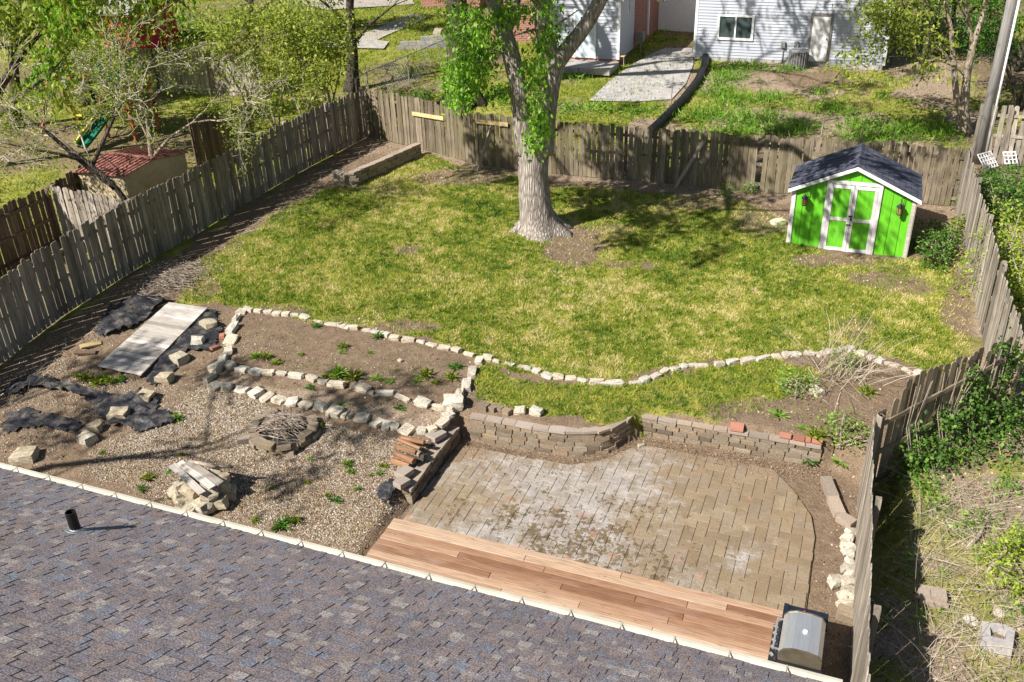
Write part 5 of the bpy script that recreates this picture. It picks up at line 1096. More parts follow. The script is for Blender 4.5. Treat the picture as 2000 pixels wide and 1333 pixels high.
# ------------------------------------------------------------------ black fabric
k = NT('landscape_fabric', .48, .45); g = k.noise(k.pos(), 5, 5, .6, 1.0); k.col(k.mix(k.mrange(k.noise(k.pos(), 3.2, 6, .7), .47, .66, 0, .8), (0.022, 0.022, 0.027), (0.17, 0.145, 0.115))); k.bump(g, .8, .05); MAT['fabric'] = k.m
def cloth(label, poly, amp, seed):
    w = [tuple(P(*q)[:2]) for q in poly]; xs = [q[0] for q in w]; ys = [q[1] for q in w]; st = .07
    X = np.arange(min(xs), max(xs), st); Y = np.arange(min(ys), max(ys), st); XX, YY = np.meshgrid(X, Y)
    wx = XX + (fbm(XX, YY, .4, seed + 1) - .5) * .25; wy = YY + (fbm(XX, YY, .4, seed + 2) - .5) * .25
    ins = inpoly(wx, wy, w); wr_ = np.abs(fbm(XX, YY, .5, seed) - .5) * 2; wr_ = (1 - wr_) ** 4 + .5 * (1 - np.abs(fbm(XX * .4, YY, .16, seed + 8) - .5) * 2) ** 5
    ZZ = gz_s(XX.ravel(), YY.ravel()).reshape(XX.shape) + .018 + amp * wr_; id_ = -np.ones(XX.shape, int); mb = MB()
    for j in range(len(Y) - 1):
        for i in range(len(X) - 1):
            if ins[j, i] and ins[j + 1, i] and ins[j, i + 1] and ins[j + 1, i + 1]:
                f = []
                for (jj, ii) in ((j, i), (j, i + 1), (j + 1, i + 1), (j + 1, i)):
                    if id_[jj, ii] < 0: id_[jj, ii] = len(mb.v); mb.v.append((XX[jj, ii], YY[jj, ii], ZZ[jj, ii]))
                    f.append(int(id_[jj, ii]))
                mb.f.append(tuple(f))
    c0 = (np.mean([q[0] for q in mb.v]), np.mean([q[1] for q in mb.v]), mb.v[0][2])
    o = single('fabric_sheet', mb, 'fabric', label, 'fabric', c0, 'black weed fabric sheets', True)
cloth('wrinkled shiny black fabric between the left fence and the platform', [(180, 662), (200, 618), (240, 588), (300, 578), (335, 590), (290, 625), (252, 652), (215, 660)], .12, 5)
cloth('black fabric strip under the stepping stones right of the platform', [(405, 603), (425, 610), (440, 640), (432, 680), (415, 690), (370, 690), (345, 725), (330, 745), (300, 760), (278, 745), (290, 728)], .05, 15)
cloth('crumpled black fabric trailing from the left fence to the grey block', [(0, 775), (25, 750), (60, 732), (105, 738), (140, 755), (190, 768), (240, 775), (300, 762), (318, 800), (340, 798), (352, 815), (330, 832), (270, 852), (225, 838), (190, 820), (165, 790), (120, 768), (60, 765), (20, 785)], .12, 25)
cloth('faded half-buried black fabric patch near the lower left', [(0, 812), (60, 800), (120, 812), (170, 830), (150, 850), (90, 835), (40, 842), (0, 850)], .05, 35)
cloth('torn black plastic shreds between woodpile and deck', [(725, 965), (745, 945), (768, 940), (780, 950), (775, 985), (760, 1005), (742, 990)], .12, 45)
for px, py, an, lab in [(178, 678, 1.0, 'upright broken brown board piece left of the platform'), (168, 692, .5, 'flat dark board scrap left of the platform')]:
    p = P(px, py); tag(link('board_scrap', MB().box((0, 0, 0), (.45, .14, .05)).mesh('board_scrap', 'fence_dark' if 'dark' in lab else 'lumber'), None, (p[0], p[1], p[2] + .05), (.2, .1, an)), lab, 'board')

# ------------------------------------------------------------------ buildings behind
def siding(mb, a, b, z0, z1, nrm_, lap=.125, th=.03):
    a, b = Vector((*a, 0)), Vector((*b, 0)); n = Vector((*nrm_, 0)); z = z0
    while z < z1 - 1e-3:
        zt = min(z + lap, z1); o = n * th
        p = [a + o + Vector((0, 0, z)), b + o + Vector((0, 0, z)), b + Vector((0, 0, zt)), a + Vector((0, 0, zt)), a + Vector((0, 0, z)), b + Vector((0, 0, z))]
        mb.add(p, [(0, 1, 2, 3), (4, 5, 1, 0)]); z = zt
k = NT('vinyl_siding', .5, .3); g = k.noise(k.pos(), .7, 4); k.col(k.mix(k.mrange(g, .3, .7), (0.37, 0.385, 0.43), (0.44, 0.45, 0.49))); MAT['siding'] = k.m
HF = 42.6; hl, hr = P(1355, 121), P(1728, 133); HF = (hl[1] + hr[1]) / 2
xl, xr = YP(1357, 90, HF)[0], YP(1730, 100, HF)[0]; zb = float(gz((xl + xr) / 2, HF)) + .12
print('house', HF, xl, xr, zb)
wh = Thing('neighbor_house', 'white sided house with a window and door beyond the back fence', 'house', ((xl + xr) / 2, HF + 4, zb))
mb = MB(); mb.box(((xl + xr) / 2, HF + 4.06, zb + 2.6), (xr - xl - .02, 8.0, 5.6)); siding(mb, (xl, HF), (xr, HF), zb + .02, zb + 5.4, (0, -1)); siding(mb, (xl, HF + 8), (xl, HF), zb + .02, zb + 5.4, (-1, 0)); siding(mb, (xr, HF), (xr, HF + 8), zb + .02, zb + 5.4, (1, 0))
wh.part('wall', mb, 'siding')
wh.part('foundation', MB().box(((xl + xr) / 2, HF + 4.0, zb - .35), (xr - xl - .06, 8.02, .74)), 'conc')
for x in (xl, xr): wh.part('corner_trim', MB().box((x, HF - .005, zb + 2.7), (.12, .06, 5.4)), 'white')
mb = MB(); mb.slab([(xl - .4, HF - .5, zb + 5.3), (xr + .4, HF - .5, zb + 5.3), (xr + .4, HF + 4, zb + 7.2), (xl - .4, HF + 4, zb + 7.2)], (0, -.4, 1), .15).slab([(xl - .4, HF + 4, zb + 7.2), (xr + .4, HF + 4, zb + 7.2), (xr + .4, HF + 8.5, zb + 5.3), (xl - .4, HF + 8.5, zb + 5.3)], (0, .4, 1), .15)
wh.part('roof', mb, 'felt')
def onh(px, py): return YP(px, py, HF - .03)
# window
a, b = onh(1405, 30), onh(1468, 78); w0, w1, z0, z1 = a[0], b[0], b[2], a[2]
wn_ = wh.part('window', MB().box(((w0 + w1) / 2, HF - .045, z0), (w1 - w0 + .1, .06, .1)).box(((w0 + w1) / 2, HF - .045, z1), (w1 - w0 + .1, .06, .1)).box((w0, HF - .046, (z0 + z1) / 2), (.1, .06, z1 - z0 - .1)).box((w1, HF - .046, (z0 + z1) / 2), (.1, .06, z1 - z0 - .1)).box(((w0 + w1) / 2, HF - .047, (z0 + z1) / 2), (.07, .055, z1 - z0 - .1)), 'white')
MAT['blind'] = m_plain('pale_blind', (0.35, 0.42, 0.4), .3, var=.35, scale=1.5)
for i, mt in ((0, 'glass'), (1, 'glass')):
    c_ = w0 + (w1 - w0) * (.25 + .5 * i); wh.part('pane', MB().box((c_, HF - .03, (z0 + z1) / 2), ((w1 - w0) / 2 - .08, .012, z1 - z0 - .1)), mt, parent=wn_)
# door
a, b = onh(1592, 35), onh(1612, 124); d0, d1 = onh(1583, 80)[0], onh(1618, 80)[0]; z1 = onh(1605, 32)[2]; z0 = zb + .05
dr = wh.part('door', MB().box(((d0 + d1) / 2, HF - .03, (z0 + z1) / 2), (d1 - d0, .05, z1 - z0)), 'white')
MAT['brown_trim'] = m_plain('brown_trim', (0.2, 0.17, 0.15), .6)
wh.part('door_frame', MB().box((d0 - .04, HF - .04, (z0 + z1) / 2), (.09, .07, z1 - z0 + .1)).box((d1 + .04, HF - .04, (z0 + z1) / 2), (.09, .07, z1 - z0 + .1)).box(((d0 + d1) / 2, HF - .042, z1 + .05), (d1 - d0 + .16, .07, .1)), 'brown_trim', parent=dr)
for cx in (.28, .72):
    for (f0, f1) in ((.06, .36), (.42, .72), (.78, .94)):
        x = d0 + (d1 - d0) * cx; wh.part('door_panel', MB().box((x, HF - .058, z0 + (z1 - z0) * (f0 + f1) / 2), ((d1 - d0) * .3, .012, (z1 - z0) * (f1 - f0))), 'white', parent=dr)
wh.part('knob', MB().tube([(d1 - .08, HF - .05, z0 + .95), (d1 - .08, HF - .11, z0 + .95)], .03, 8), 'dark_metal', parent=dr)
for px, py in ((1530, 87), (1556, 87)):
    a = onh(px, py); wh.part('meter_box', MB().box((a[0], HF - .09, a[2]), (.17, .12, .26)).tube([(a[0] + .02, HF - .06, a[2] - .1), (a[0] + .02, HF - .06, zb - .1)], .025, 6), 'cmu')
B = P(1556, 134); ac = Thing('air_conditioner', 'round grey air conditioner condenser beside the white house door', 'air conditioner', B)
k = NT('condenser_grille', .6, .3); k.col(k.ramp(k.noise(k.mapping(k.obj(), (40, 40, 6)), 2, 2), [(.4, (0.03, 0.03, 0.03)), (.6, (0.16, 0.15, 0.14))])); MAT['grille'] = k.m
ac.part('grille', MB().tube([tuple(B), tuple(B + [0, 0, .72])], .37, 20), 'grille'); ac.part('top', MB().tube([tuple(B + [0, 0, .72]), tuple(B + [0, 0, .78]), tuple(B + [0, 0, .81])], [.39, .39, .3], 20), 'galv')
sl = MB()
for i in range(20):
    a = 2 * math.pi * i / 20; sl.bar(B + [.375 * math.cos(a), .375 * math.sin(a), .02], B + [.375 * math.cos(a), .375 * math.sin(a), .72], .02)
o = ac.part('slats', sl, 'galv'); o['kind'] = 'stuff'
# white outbuilding with door and low roof, brick house behind
gl_, gr_ = P(1075, 122), P(1205, 130); GF = gr_[1]; x0, x1 = YP(1072, 110, GF)[0], YP(1207, 120, GF)[0]; zb2 = float(gz(x1, GF)) + .3
ob = Thing('outbuilding', 'white sided lean-to with a pale door behind the maple', 'outbuilding', ((x0 + x1) / 2, GF + 1.5, zb2))
mb = MB(); mb.box(((x0 + x1) / 2, GF + 1.32, zb2 + 1.7), (x1 - x0 - .02, 2.6, 3.4)); siding(mb, (x0, GF), (x1, GF), zb2, zb2 + 3.4, (0, -1), .15); siding(mb, (x1, GF), (x1, GF + 2.6), zb2, zb2 + 2.4, (1, 0), .15)
ob.part('wall', mb, 'siding'); ob.part('corner_trim', MB().box((x1, GF - .005, zb2 + 1.3), (.12, .06, 2.6)), 'white')
ob.part('foundation', MB().box(((x0 + x1) / 2, GF + 1.31, zb2 - .3), (x1 - x0 - .04, 2.6, .6)), 'redbrick')
ob.part('roof', MB().slab([(x1 - 1.6, GF - .2, zb2 + 3.2), (x1 + .25, GF - .2, zb2 + 2.5), (x1 + .25, GF + 2.8, zb2 + 2.5), (x1 - 1.6, GF + 2.8, zb2 + 3.2)], (.4, 0, 1), .08), 'galv')
a = YP(1143, 80, GF)[0]; MAT['pale_blue'] = m_plain('pale_blue_door', (0.55, 0.62, 0.66), .5)
dr = ob.part('door', MB().box((a, GF - .03, zb2 + 1.0), (.86, .05, 1.98)), 'pale_blue'); ob.part('pane', MB().box((a + .05, GF - .06, zb2 + 1.5), (.5, .02, .5)), 'glass', parent=dr)
ob.part('door_frame', MB().box((a - .47, GF - .04, zb2 + 1.02), (.08, .06, 2.04)).box((a + .47, GF - .04, zb2 + 1.02), (.08, .06, 2.04)).box((a, GF - .042, zb2 + 2.06), (1.0, .06, .08)), 'white', parent=dr)
p = P(1120, 132); o = Thing('stoop', 'low concrete stoop under the lean-to door', 'stoop', p); o.part('slab', MB().box((p[0] + .6, GF - .9, float(gz(p[0], GF - .9)) + .08), (2.6, 1.6, .26)), 'conc')
for px, py, lab in [(1160, 118, 'small rusty stool on the stoop by the lean-to'), (1212, 128, 'small wooden stool at the lean-to corner')]:
    p = P(px, py); st = Thing('stool', lab, 'stool', p); st.part('seat', MB().box((p[0], p[1], p[2] + .42), (.4, .3, .04)), 'lumber')
    for sx in (-1, 1):
        for sy in (-1, 1): st.part('leg', MB().bar((p[0] + sx * .17, p[1] + sy * .12, p[2]), (p[0] + sx * .16, p[1] + sy * .11, p[2] + .4), .03), 'stick')
k = NT('brickwork', .9, .15); bt = k.node('ShaderNodeTexBrick'); k.l.new(k.mapping(k.node('ShaderNodeTexCoord').outputs['UV'] if False else k.obj(), (1, 1, 1)), bt.inputs['Vector'])
sx_ = k.node('ShaderNodeSeparateXYZ'); k.l.new(k.obj(), sx_.inputs[0]); cb_ = k.node('ShaderNodeCombineXYZ'); k.l.new(k.math('ADD', sx_.outputs[0], sx_.outputs[1]), cb_.inputs[0]); k.l.new(sx_.outputs[2], cb_.inputs[1]); k.l.new(cb_.outputs[0], bt.inputs['Vector'])
bt.inputs['Scale'].default_value = 1; bt.inputs['Brick Width'].default_value = .23; bt.inputs['Row Height'].default_value = .085; bt.inputs['Mortar Size'].default_value = .012
bt.inputs['Color1'].default_value = (0.3, 0.09, 0.055, 1); bt.inputs['Color2'].default_value = (0.2, 0.06, 0.04, 1); bt.inputs['Mortar'].default_value = (0.3, 0.26, 0.22, 1)
k.col(bt.outputs['Color']); k.bump(bt.outputs['Fac'], -.5, .01); MAT['brickwork'] = k.m
bx = x1 - .05; bh = Thing('brick_house', 'red brick house side behind the white lean-to', 'house', (bx - 3, GF + 7, zb2))
bh.part('wall', MB().box((bx - 3.5, GF + 7.1, zb2 + 2.0), (7.0, 9.0, 5.0)), 'brickwork')
bh.part('downspout', MB().box((bx + .05, GF + 5.4, zb2 + 1.6), (.09, .12, 3.0)), 'white'); bh.part('downspout', MB().box((bx + .05, GF + 8.0, zb2 + 1.6), (.09, .12, 3.0)), 'white')
bh.part('roof', MB().slab([(bx - 3.5, GF + 2.2, zb2 + 6.4), (bx + .5, GF + 2.2, zb2 + 4.3), (bx + .5, GF + 12, zb2 + 4.3), (bx - 3.5, GF + 12, zb2 + 6.4)], (.5, 0, 1), .12), 'felt')
p = P(1248, 118); o = Thing('gas_meter', 'grey gas meter at the foot of the brick wall', 'meter', p); o.part('body', MB().box((bx + .3, GF + 3.0, float(gz(bx + .3, GF + 3)) + .55), (.3, .36, .42)), 'cmu'); o.part('pipe', MB().tube([(bx + .3, GF + 3.0, float(gz(bx + .3, GF + 3)) + .4), (bx + .3, GF + 3.0, float(gz(bx + .3, GF + 3)) - .1)], .04, 8), 'cmu')
# far white wall between the houses
p = P(1330, 62); o = Thing('garage', 'pale wall of a further building between brick house and white house', 'building', p)
o.part('wall', MB().box((p[0] + .3, p[1] + 2, p[2] + 2.2), (5.5, 4, 4.6)), 'white'); o.part('roof', MB().slab([(p[0] - 2.8, p[1] - .3, p[2] + 4.4), (p[0] + 3.3, p[1] - .3, p[2] + 4.4), (p[0] + 3.3, p[1] + 2, p[2] + 5.8), (p[0] - 2.8, p[1] + 2, p[2] + 5.8)], (0, -.5, 1), .12), 'felt')
# brick building at the very top, concrete walk, grey block wall
p0, p1 = P(822, 14), P(938, 18); o = Thing('brick_building', 'red brick wall of a building at the top edge', 'building', (p0 + p1) / 2); o.part('wall', MB().box(((p0[0] + p1[0]) / 2, max(p0[1], p1[1]) + 1.5, p0[2] + 1.5), (p1[0] - p0[0], 3, 3.4)), 'brickwork'); o.part('roof', MB().box(((p0[0] + p1[0]) / 2, max(p0[1], p1[1]) + 1.5, p0[2] + 3.3), (p1[0] - p0[0] + .5, 3.6, .2)), 'felt')
def sheet(name, pts, mat, dz=.03):
    q = [P(*a) for a in pts]
    # follow the ground: fan of small quads
    xs = [a[0] for a in q]; ys = [a[1] for a in q]; pl2 = [(a[0], a[1]) for a in q]; mb = MB(); st = .8
    X = np.arange(min(xs), max(xs) + st, st); Y = np.arange(min(ys), max(ys) + st, st)
    for i in range(len(X) - 1):
        for j in range(len(Y) - 1):
            c_ = clip_rect(pl2, X[i], X[i + 1], Y[j], Y[j + 1])
            if len(c_) > 2 and poly_area(c_) > 1e-4: mb.add([(a, b, float(gz(a, b)) + dz) for a, b in c_], [tuple(range(len(c_)))])
    return tag(link(name, mb.mesh(name, mat)), kind='structure')
sheet('driveway', [(1150, 199), (1188, 162), (1225, 135), (1262, 112), (1300, 96), (1352, 96), (1354, 128), (1340, 165), (1312, 196), (1240, 201)], 'conc', .045)
sheet('path', [(690, 78), (800, 30), (838, 34), (735, 82)], 'conc', .06); sheet('path', [(600, 82), (690, 76), (760, 84), (750, 98), (640, 95)], 'conc', .07)
sheet('path', [(560, 8), (700, -6), (800, -6), (810, 10), (640, 22)], 'conc', .07)
a, b = P(775, 98), P(873, 92); o = Thing('block_wall', 'low stacked grey concrete block wall beyond the yard, left of the dark trunk', 'wall', a)
cm = bev_box(.39, .19, .19, .008).mesh('block', 'cmu'); u_ = (b - a)[:2] / np.linalg.norm((b - a)[:2]); L_ = np.linalg.norm((b - a)[:2]); an = math.atan2(u_[1], u_[0])
for c_ in range(4):
    for i in range(int(L_ / .4)):
        if c_ > 1 + (i / (L_ / .4)) * 2.2: continue
        q = a[:2] + u_ * (.4 * i + (.2 if c_ % 2 else .0) + .2); o.piece('block', cm, (q[0], q[1], float(gz(*q)) + .19 * (c_ + 1)), (0, 0, an + rnd.uniform(-.03, .03)))
a = P(860, 78); o = single('tree_stump_round', MB().tube([tuple(a + [-.2, 0, .3]), tuple(a + [.25, -.1, .3])], .28, 12), 'bark_tan', 'cut log round beside the grey block wall', 'log', a)
# chain-link fence
cl = Thing('chain_link_fence', 'thin chain-link fence crossing the grass beyond the back fence', 'fence', P(750, 172)); pts = [P(*q) for q in ((700, 215), (722, 200), (800, 165), (875, 130), (960, 108))]
for q in pts: cl.part('post', MB().tube([tuple(q), tuple(q + [0, 0, 1.2])], .03, 6), 'galv')
for i in range(len(pts) - 1): cl.part('top_rail', MB().tube([tuple(pts[i] + [0, 0, 1.2]), tuple(pts[i + 1] + [0, 0, 1.2])], .022, 6), 'galv')
mb = MB()
for i in range(len(pts) - 1):
    a, b = pts[i], pts[i + 1]; L_ = np.linalg.norm(b - a); n_ = int(L_ / .14)
    for j in range(n_):
        for sg in (0, 1):
            f0, f1 = j / n_, min(1, (j + 8) / n_); p0, p1 = a + (b - a) * f0, a + (b - a) * f1; hh_ = 1.18 * (f1 - f0) * n_ / 8
            mb.tube([tuple(p0 + [0, 0, .02 if sg else 1.2]), tuple(p1 + [0, 0, hh_ if sg else 1.2 - hh_])], .0035, 3, False)
o = cl.part('wire_mesh', mb, 'galv'); o['kind'] = 'stuff'
# black drain pipe
pts = [P(*q) for q in ((1378, 112), (1376, 135), (1362, 165), (1335, 200), (1310, 225), (1285, 250), (1265, 268))]
mb = MB(); cv = []
for i in range(len(pts) - 1):
    for j in range(14): cv.append(pts[i] + (pts[i + 1] - pts[i]) * j / 14 + [0, 0, .14])
mb.tube([tuple(q) for q in cv], [.15 + .02 * (i % 2) for i in range(len(cv))], 10); mb2 = MB()
single('drain_pipe', mb, 'black', 'long black corrugated drain pipe from the white house down to the back fence', 'pipe', pts[0], smooth=True)
p = pts[0]; single('downspout', MB().box((p[0], p[1] + .05, p[2] + .45), (.2, .2, .75)).box((p[0], p[1], p[2] + .85), (.26, .26, .1)), 'black', 'black upright drain riser at the corner of the white house', 'pipe', p)
for px, py, hh_, lab in [(1310, 205, 1.1, 'thin rusty stake on the grass left of the drain pipe'), (1602, 275, .9, 'short grey stake standing behind the back fence by the shed')]:
    p = P(px, py); single('stake', MB().tube([tuple(p), tuple(p + [0.03, 0, hh_])], .025, 5), 'stick', lab, 'stake', p)
# utility pole
B = P(1908, 318)
def uv(px, py): return tuple(V(px, py, B))
k = NT('pole_wood', .9, .1); g = k.noise(k.mapping(k.obj(), (14, 14, .6)), 2, 5); k.col(k.ramp(g, [(.3, (0.2, 0.18, 0.165)), (.7, (0.4, 0.38, 0.36))])); MAT['pole'] = k.m
tp_ = uv(1982, -25); tt = Vector(B).lerp(Vector(tp_), 2.0); po = Thing('utility_pole', 'leaning grey wooden utility pole with a white conduit at upper right', 'utility pole', B)
po.part('shaft', MB().tube([tuple(Vector(B) - Vector((0, 0, .2))), tp_, tuple(tt)], [.17, .15, .13], 12), 'pole', True)
po.part('conduit', MB().tube([tuple(Vector(B) + Vector((.2, -.08, .1))), tuple(Vector(tp_) + Vector((.19, -.06, 0)))], .035, 8), 'white', True)
# lattice scraps
for px, py, nx_, ny_, rot, lab in [(1925, 337, 6, 5, .6, 'tilted white lattice scrap lying by the utility pole foot'), (1968, 332, 4, 4, .1, 'square white lattice scrap to the right of the tilted one')]:
    p = P(px, py); la = Thing('lattice', lab, 'lattice', p); la.e.rotation_euler = (R(48), 0, rot + .3); w_, st = .035, .13
    for i in range(nx_): la.e; link('slat', MB().box((0, 0, 0), (w_, st * (ny_ - 1) + w_, .012)).mesh('slat', 'white'), la.e, ((i - (nx_ - 1) / 2) * st, .3, .25))
    for j in range(ny_): link('slat', MB().box((0, 0, 0), (st * (nx_ - 1) + w_, w_, .012)).mesh('slat', 'white'), la.e, (0, .3 + (j - (ny_ - 1) / 2) * st, .263))

# ------------------------------------------------------------------ neighbour's yard, left
k = NT('rust_red_metal', .55, .3); g = k.noise(k.obj(), 3, 4); k.col(k.mix(k.mrange(g, .3, .7), (0.22, 0.085, 0.065), (0.33, 0.145, 0.115))); MAT['red_metal'] = k.m
ZE = float(gz(-21, 19)) + 1.75
E0, E1, B0_, B1_ = PZ(143, 336, ZE), PZ(240, 345, ZE), PZ(267, 286, ZE), PZ(368, 297, ZE); ZR = ZE + .3; R0, R1 = PZ(208, 300, ZR), PZ(300, 311, ZR)
rs = Thing('metal_shed', 'small tan shed with ribbed rust-red metal roof beyond the left fence', 'shed', (E0 + B1_) / 2 - [0, 0, 1.75])
MAT['tan_wall'] = m_plain('tan_wall', (0.5, 0.4, 0.24), .8); cen = (E0 + E1 + B0_ + B1_) / 4
W_ = [cen + (q - cen) * .93 for q in (E0, E1, B1_, B0_)]; RW = [cen + (q - cen) * .93 for q in (R0, R1)]
rs.part('wall', MB().add([tuple(q - [0, 0, 1.9]) for q in W_] + [tuple(q - [0, 0, .03]) for q in W_] + [(q[0], q[1], ZR - .04) for q in RW], [(0, 1, 5, 4), (1, 2, 6, 9, 5), (2, 3, 7, 6), (3, 0, 4, 8, 7)]), 'tan_wall')
rr = rs.part('roof', MB().slab([E0, E1, R1, R0], (0, -.3, 1), .03).slab([R0, R1, B1_, B0_], (0, .3, 1), .03), 'red_metal')
n_ = 11
for i in range(n_):
    f = (i + .5) / n_; a, b, c_ = E0 + (E1 - E0) * f, R0 + (R1 - R0) * f, B0_ + (B1_ - B0_) * f; u3 = np.array([0, 0, .016])
    rs.part('rib', MB().bar(a + u3, b + u3, .03, .03), 'red_metal', parent=rr); rs.part('rib', MB().bar(b + u3, c_ + u3, .03, .03), 'red_metal', parent=rr)
rs.part('ridge_cap', MB().bar(R0 + [0, 0, .03], R1 + [0, 0, .03], .14, .03), 'red_metal', parent=rr)
# red barn
p0, p1 = P(112, 112), P(288, 106); yb_ = (p0[1] + p1[1]) / 2; k = NT('barn_red', .7, .2); k.col(k.mix(k.mrange(k.noise(k.pos(), 1.5, 4), .3, .7), (0.36, 0.015, 0.04), (0.5, 0.03, 0.07))); MAT['barn_red'] = k.m
bn = Thing('barn', 'red painted outbuilding with grey shingle roof at upper left behind leaves', 'barn', ((p0[0] + p1[0]) / 2, yb_ + 1.5, p0[2])); xa, xb = p0[0], p1[0]; zb3 = p0[2]
bn.part('wall', MB().box(((xa + xb) / 2, yb_ + 1.6, zb3 + 1.0), (xb - xa, 3.2, 2.4)), 'barn_red')
bn.part('roof', MB().slab([(xa - .3, yb_ - .4, zb3 + 2.15), (xb + .3, yb_ - .4, zb3 + 2.15), (xb + .3, yb_ + 1.7, zb3 + 3.1), (xa - .3, yb_ + 1.7, zb3 + 3.1)], (0, -.4, 1), .1).slab([(xa - .3, yb_ + 1.7, zb3 + 3.1), (xb + .3, yb_ + 1.7, zb3 + 3.1), (xb + .3, yb_ + 3.8, zb3 + 2.15), (xa - .3, yb_ + 3.8, zb3 + 2.15)], (0, .4, 1), .1), 'cmu')
for f in (.25, .6): bn.part('door', MB().box((xa + (xb - xa) * f, yb_ - .02, zb3 + .95), (.95, .05, 1.9)), 'barn_red'); 
bn.part('window', MB().box((xa + (xb - xa) * .42, yb_ - .02, zb3 + 1.3), (.6, .05, .5)), 'glass')
# playset
MAT['cedar'] = m_plain('orange_cedar', (0.36, 0.13, 0.045), .7, var=.3); MAT['teal'] = m_plain('teal_tarp', (0.02, 0.3, 0.3), .5, var=.3, scale=3); MAT['slide_green'] = m_plain('green_plastic', (0.015, 0.14, 0.09), .35); MAT['yellow'] = m_plain('yellow_plastic', (0.6, 0.55, 0.08), .4)
B = P(262, 262); pst = Thing('playset', 'cedar playset with teal canopy, green slide and swing beam in the left yard', 'playset', B); px_, py_, pz_ = B
hw = .65
for sx in (-1, 1):
    for sy in (-1, 1): pst.part('post', MB().box((px_ + sx * hw, py_ + sy * hw, pz_ + 1.1), (.1, .1, 2.2)), 'cedar')
pst.part('platform', MB().box((px_, py_, pz_ + 1.1), (1.4, 1.4, .08)), 'cedar')
for sy in (-1, 1): pst.part('rail', MB().box((px_, py_ + sy * hw, pz_ + 1.6), (1.3, .05, .12)), 'cedar')
pst.part('canopy', MB().slab([(px_ - .75, py_ - .75, pz_ + 2.2), (px_ + .75, py_ - .75, pz_ + 2.2), (px_ + .75, py_, pz_ + 2.85), (px_ - .75, py_, pz_ + 2.85)], (0, -.6, 1), .02).slab([(px_ - .75, py_, pz_ + 2.85), (px_ + .75, py_, pz_ + 2.85), (px_ + .75, py_ + .75, pz_ + 2.2), (px_ - .75, py_ + .75, pz_ + 2.2)], (0, .6, 1), .02), 'teal')
sl_ = MB(); 
for i in range(6):
    f0, f1 = i / 6, (i + 1) / 6; A0 = Vector((px_ - .2, py_ - .7 - 1.7 * f0, pz_ + 1.12 - 1.0 * f0 ** .8)); A1 = Vector((px_ - .2, py_ - .7 - 1.7 * f1, pz_ + 1.12 - 1.0 * f1 ** .8)); sl_.add([A0 + Vector((-.25, 0, .12)), A0 + Vector((-.22, 0, 0)), A0 + Vector((.22, 0, 0)), A0 + Vector((.25, 0, .12)), A1 + Vector((-.25, 0, .12)), A1 + Vector((-.22, 0, 0)), A1 + Vector((.22, 0, 0)), A1 + Vector((.25, 0, .12))], [(0, 1, 5, 4), (1, 2, 6, 5), (2, 3, 7, 6)])
s1 = pst.part('slide', sl_, 'slide_green'); pst.part('slide_edge', MB().bar((px_ - .47, py_ - .7, pz_ + 1.26), (px_ - .47, py_ - 2.4, pz_ + .28), .06, .1), 'yellow', parent=s1)
xe = px_ - 3.4
pst.part('swing_beam', MB().bar((px_ - .6, py_, pz_ + 2.1), (xe, py_, pz_ + 2.1), .1, .14), 'cedar')
for sy in (-1, 1): pst.part('frame_leg', MB().bar((xe, py_ + sy * .1, pz_ + 2.15), (xe - .2, py_ + sy * .95, pz_), .1, .1), 'cedar')
pst.part('bracket', MB().box((xe, py_, pz_ + 2.12), (.22, .34, .26)), 'slide_green')
for x in (px_ - 1.5, px_ - 2.5):
    sw = pst.part('swing', MB().box((x, py_, pz_ + .55), (.45, .2, .04)).box((x - .2, py_, pz_ + .62), (.04, .2, .14)).box((x + .2, py_, pz_ + .62), (.04, .2, .14)), 'yellow')
    for sx in (-1, 1): pst.part('chain', MB().tube([(x + sx * .2, py_, pz_ + .6), (x + sx * .2, py_, pz_ + 2.05)], .012, 4), 'galv', parent=sw)
p = P(142, 175); o = Thing('red_post_toy', 'tall orange-red plastic topped post left of the playset', 'toy', p); o.part('post', MB().tube([tuple(p), tuple(p + [0, 0, 1.4])], .07, 8), 'cedar'); o.part('top', MB().tube([tuple(p + [0, 0, 1.35]), tuple(p + [0, 0, 1.55]), tuple(p + [0, 0, 2.1])], [.2, .28, .14], 10), 'red')

# ------------------------------------------------------------------ right-hand wild strip
def bush(name, label, c, rx, ry, rz, n_, size, mat, seed, group=None, stems=14, droop=.5, cat='bush', low=.0):
    r = np.random.default_rng(seed); u = r.normal(0, 1, (n_, 3)); u /= np.linalg.norm(u, axis=1)[:, None]; rad = r.uniform(.3, 1, n_) ** .5
    lump = 1 + .28 * np.sin(u[:, 0] * 5 + seed) * np.sin(u[:, 1] * 4) + .2 * np.sin(u[:, 2] * 7 + seed)
    pts = np.stack([c[0] + u[:, 0] * rx * rad * lump, c[1] + u[:, 1] * ry * rad * lump, c[2] + rz * .85 + u[:, 2] * rz * rad * lump], 1)
    pts = pts[pts[:, 2] > c[2] + low]; th = Thing(name, label, cat, c, group); mb = MB(); rr_ = random.Random(seed)
    for _ in range(stems):
        e = pts[rr_.randrange(len(pts))]; mb.tube([tuple(np.array(c) + [rr_.gauss(0, .1), rr_.gauss(0, .1), -.02]), tuple((np.array(c) + e) / 2 + [rr_.gauss(0, .1), rr_.gauss(0, .1), .1]), tuple(e)], [.018, .013, .006], 4)
    th.part('stems', mb, 'stick'); th.raw('foliage', leaf_mesh('foliage', pts, size, mat, np.clip(r.normal(.5, .24, len(pts)), 0, 1), droop)); return th
bush('bush', 'large glowing yellow-green bush outside the right fence', P(1985, 560), 1.35, 2.1, .95, 5200, .085, 'leaf_bush', 3)
bush('bush', 'dark green brush behind the right fence below the lattice', P(1950, 420), 1.2, 1.3, .6, 2600, .1, 'leaf_ivy', 4)
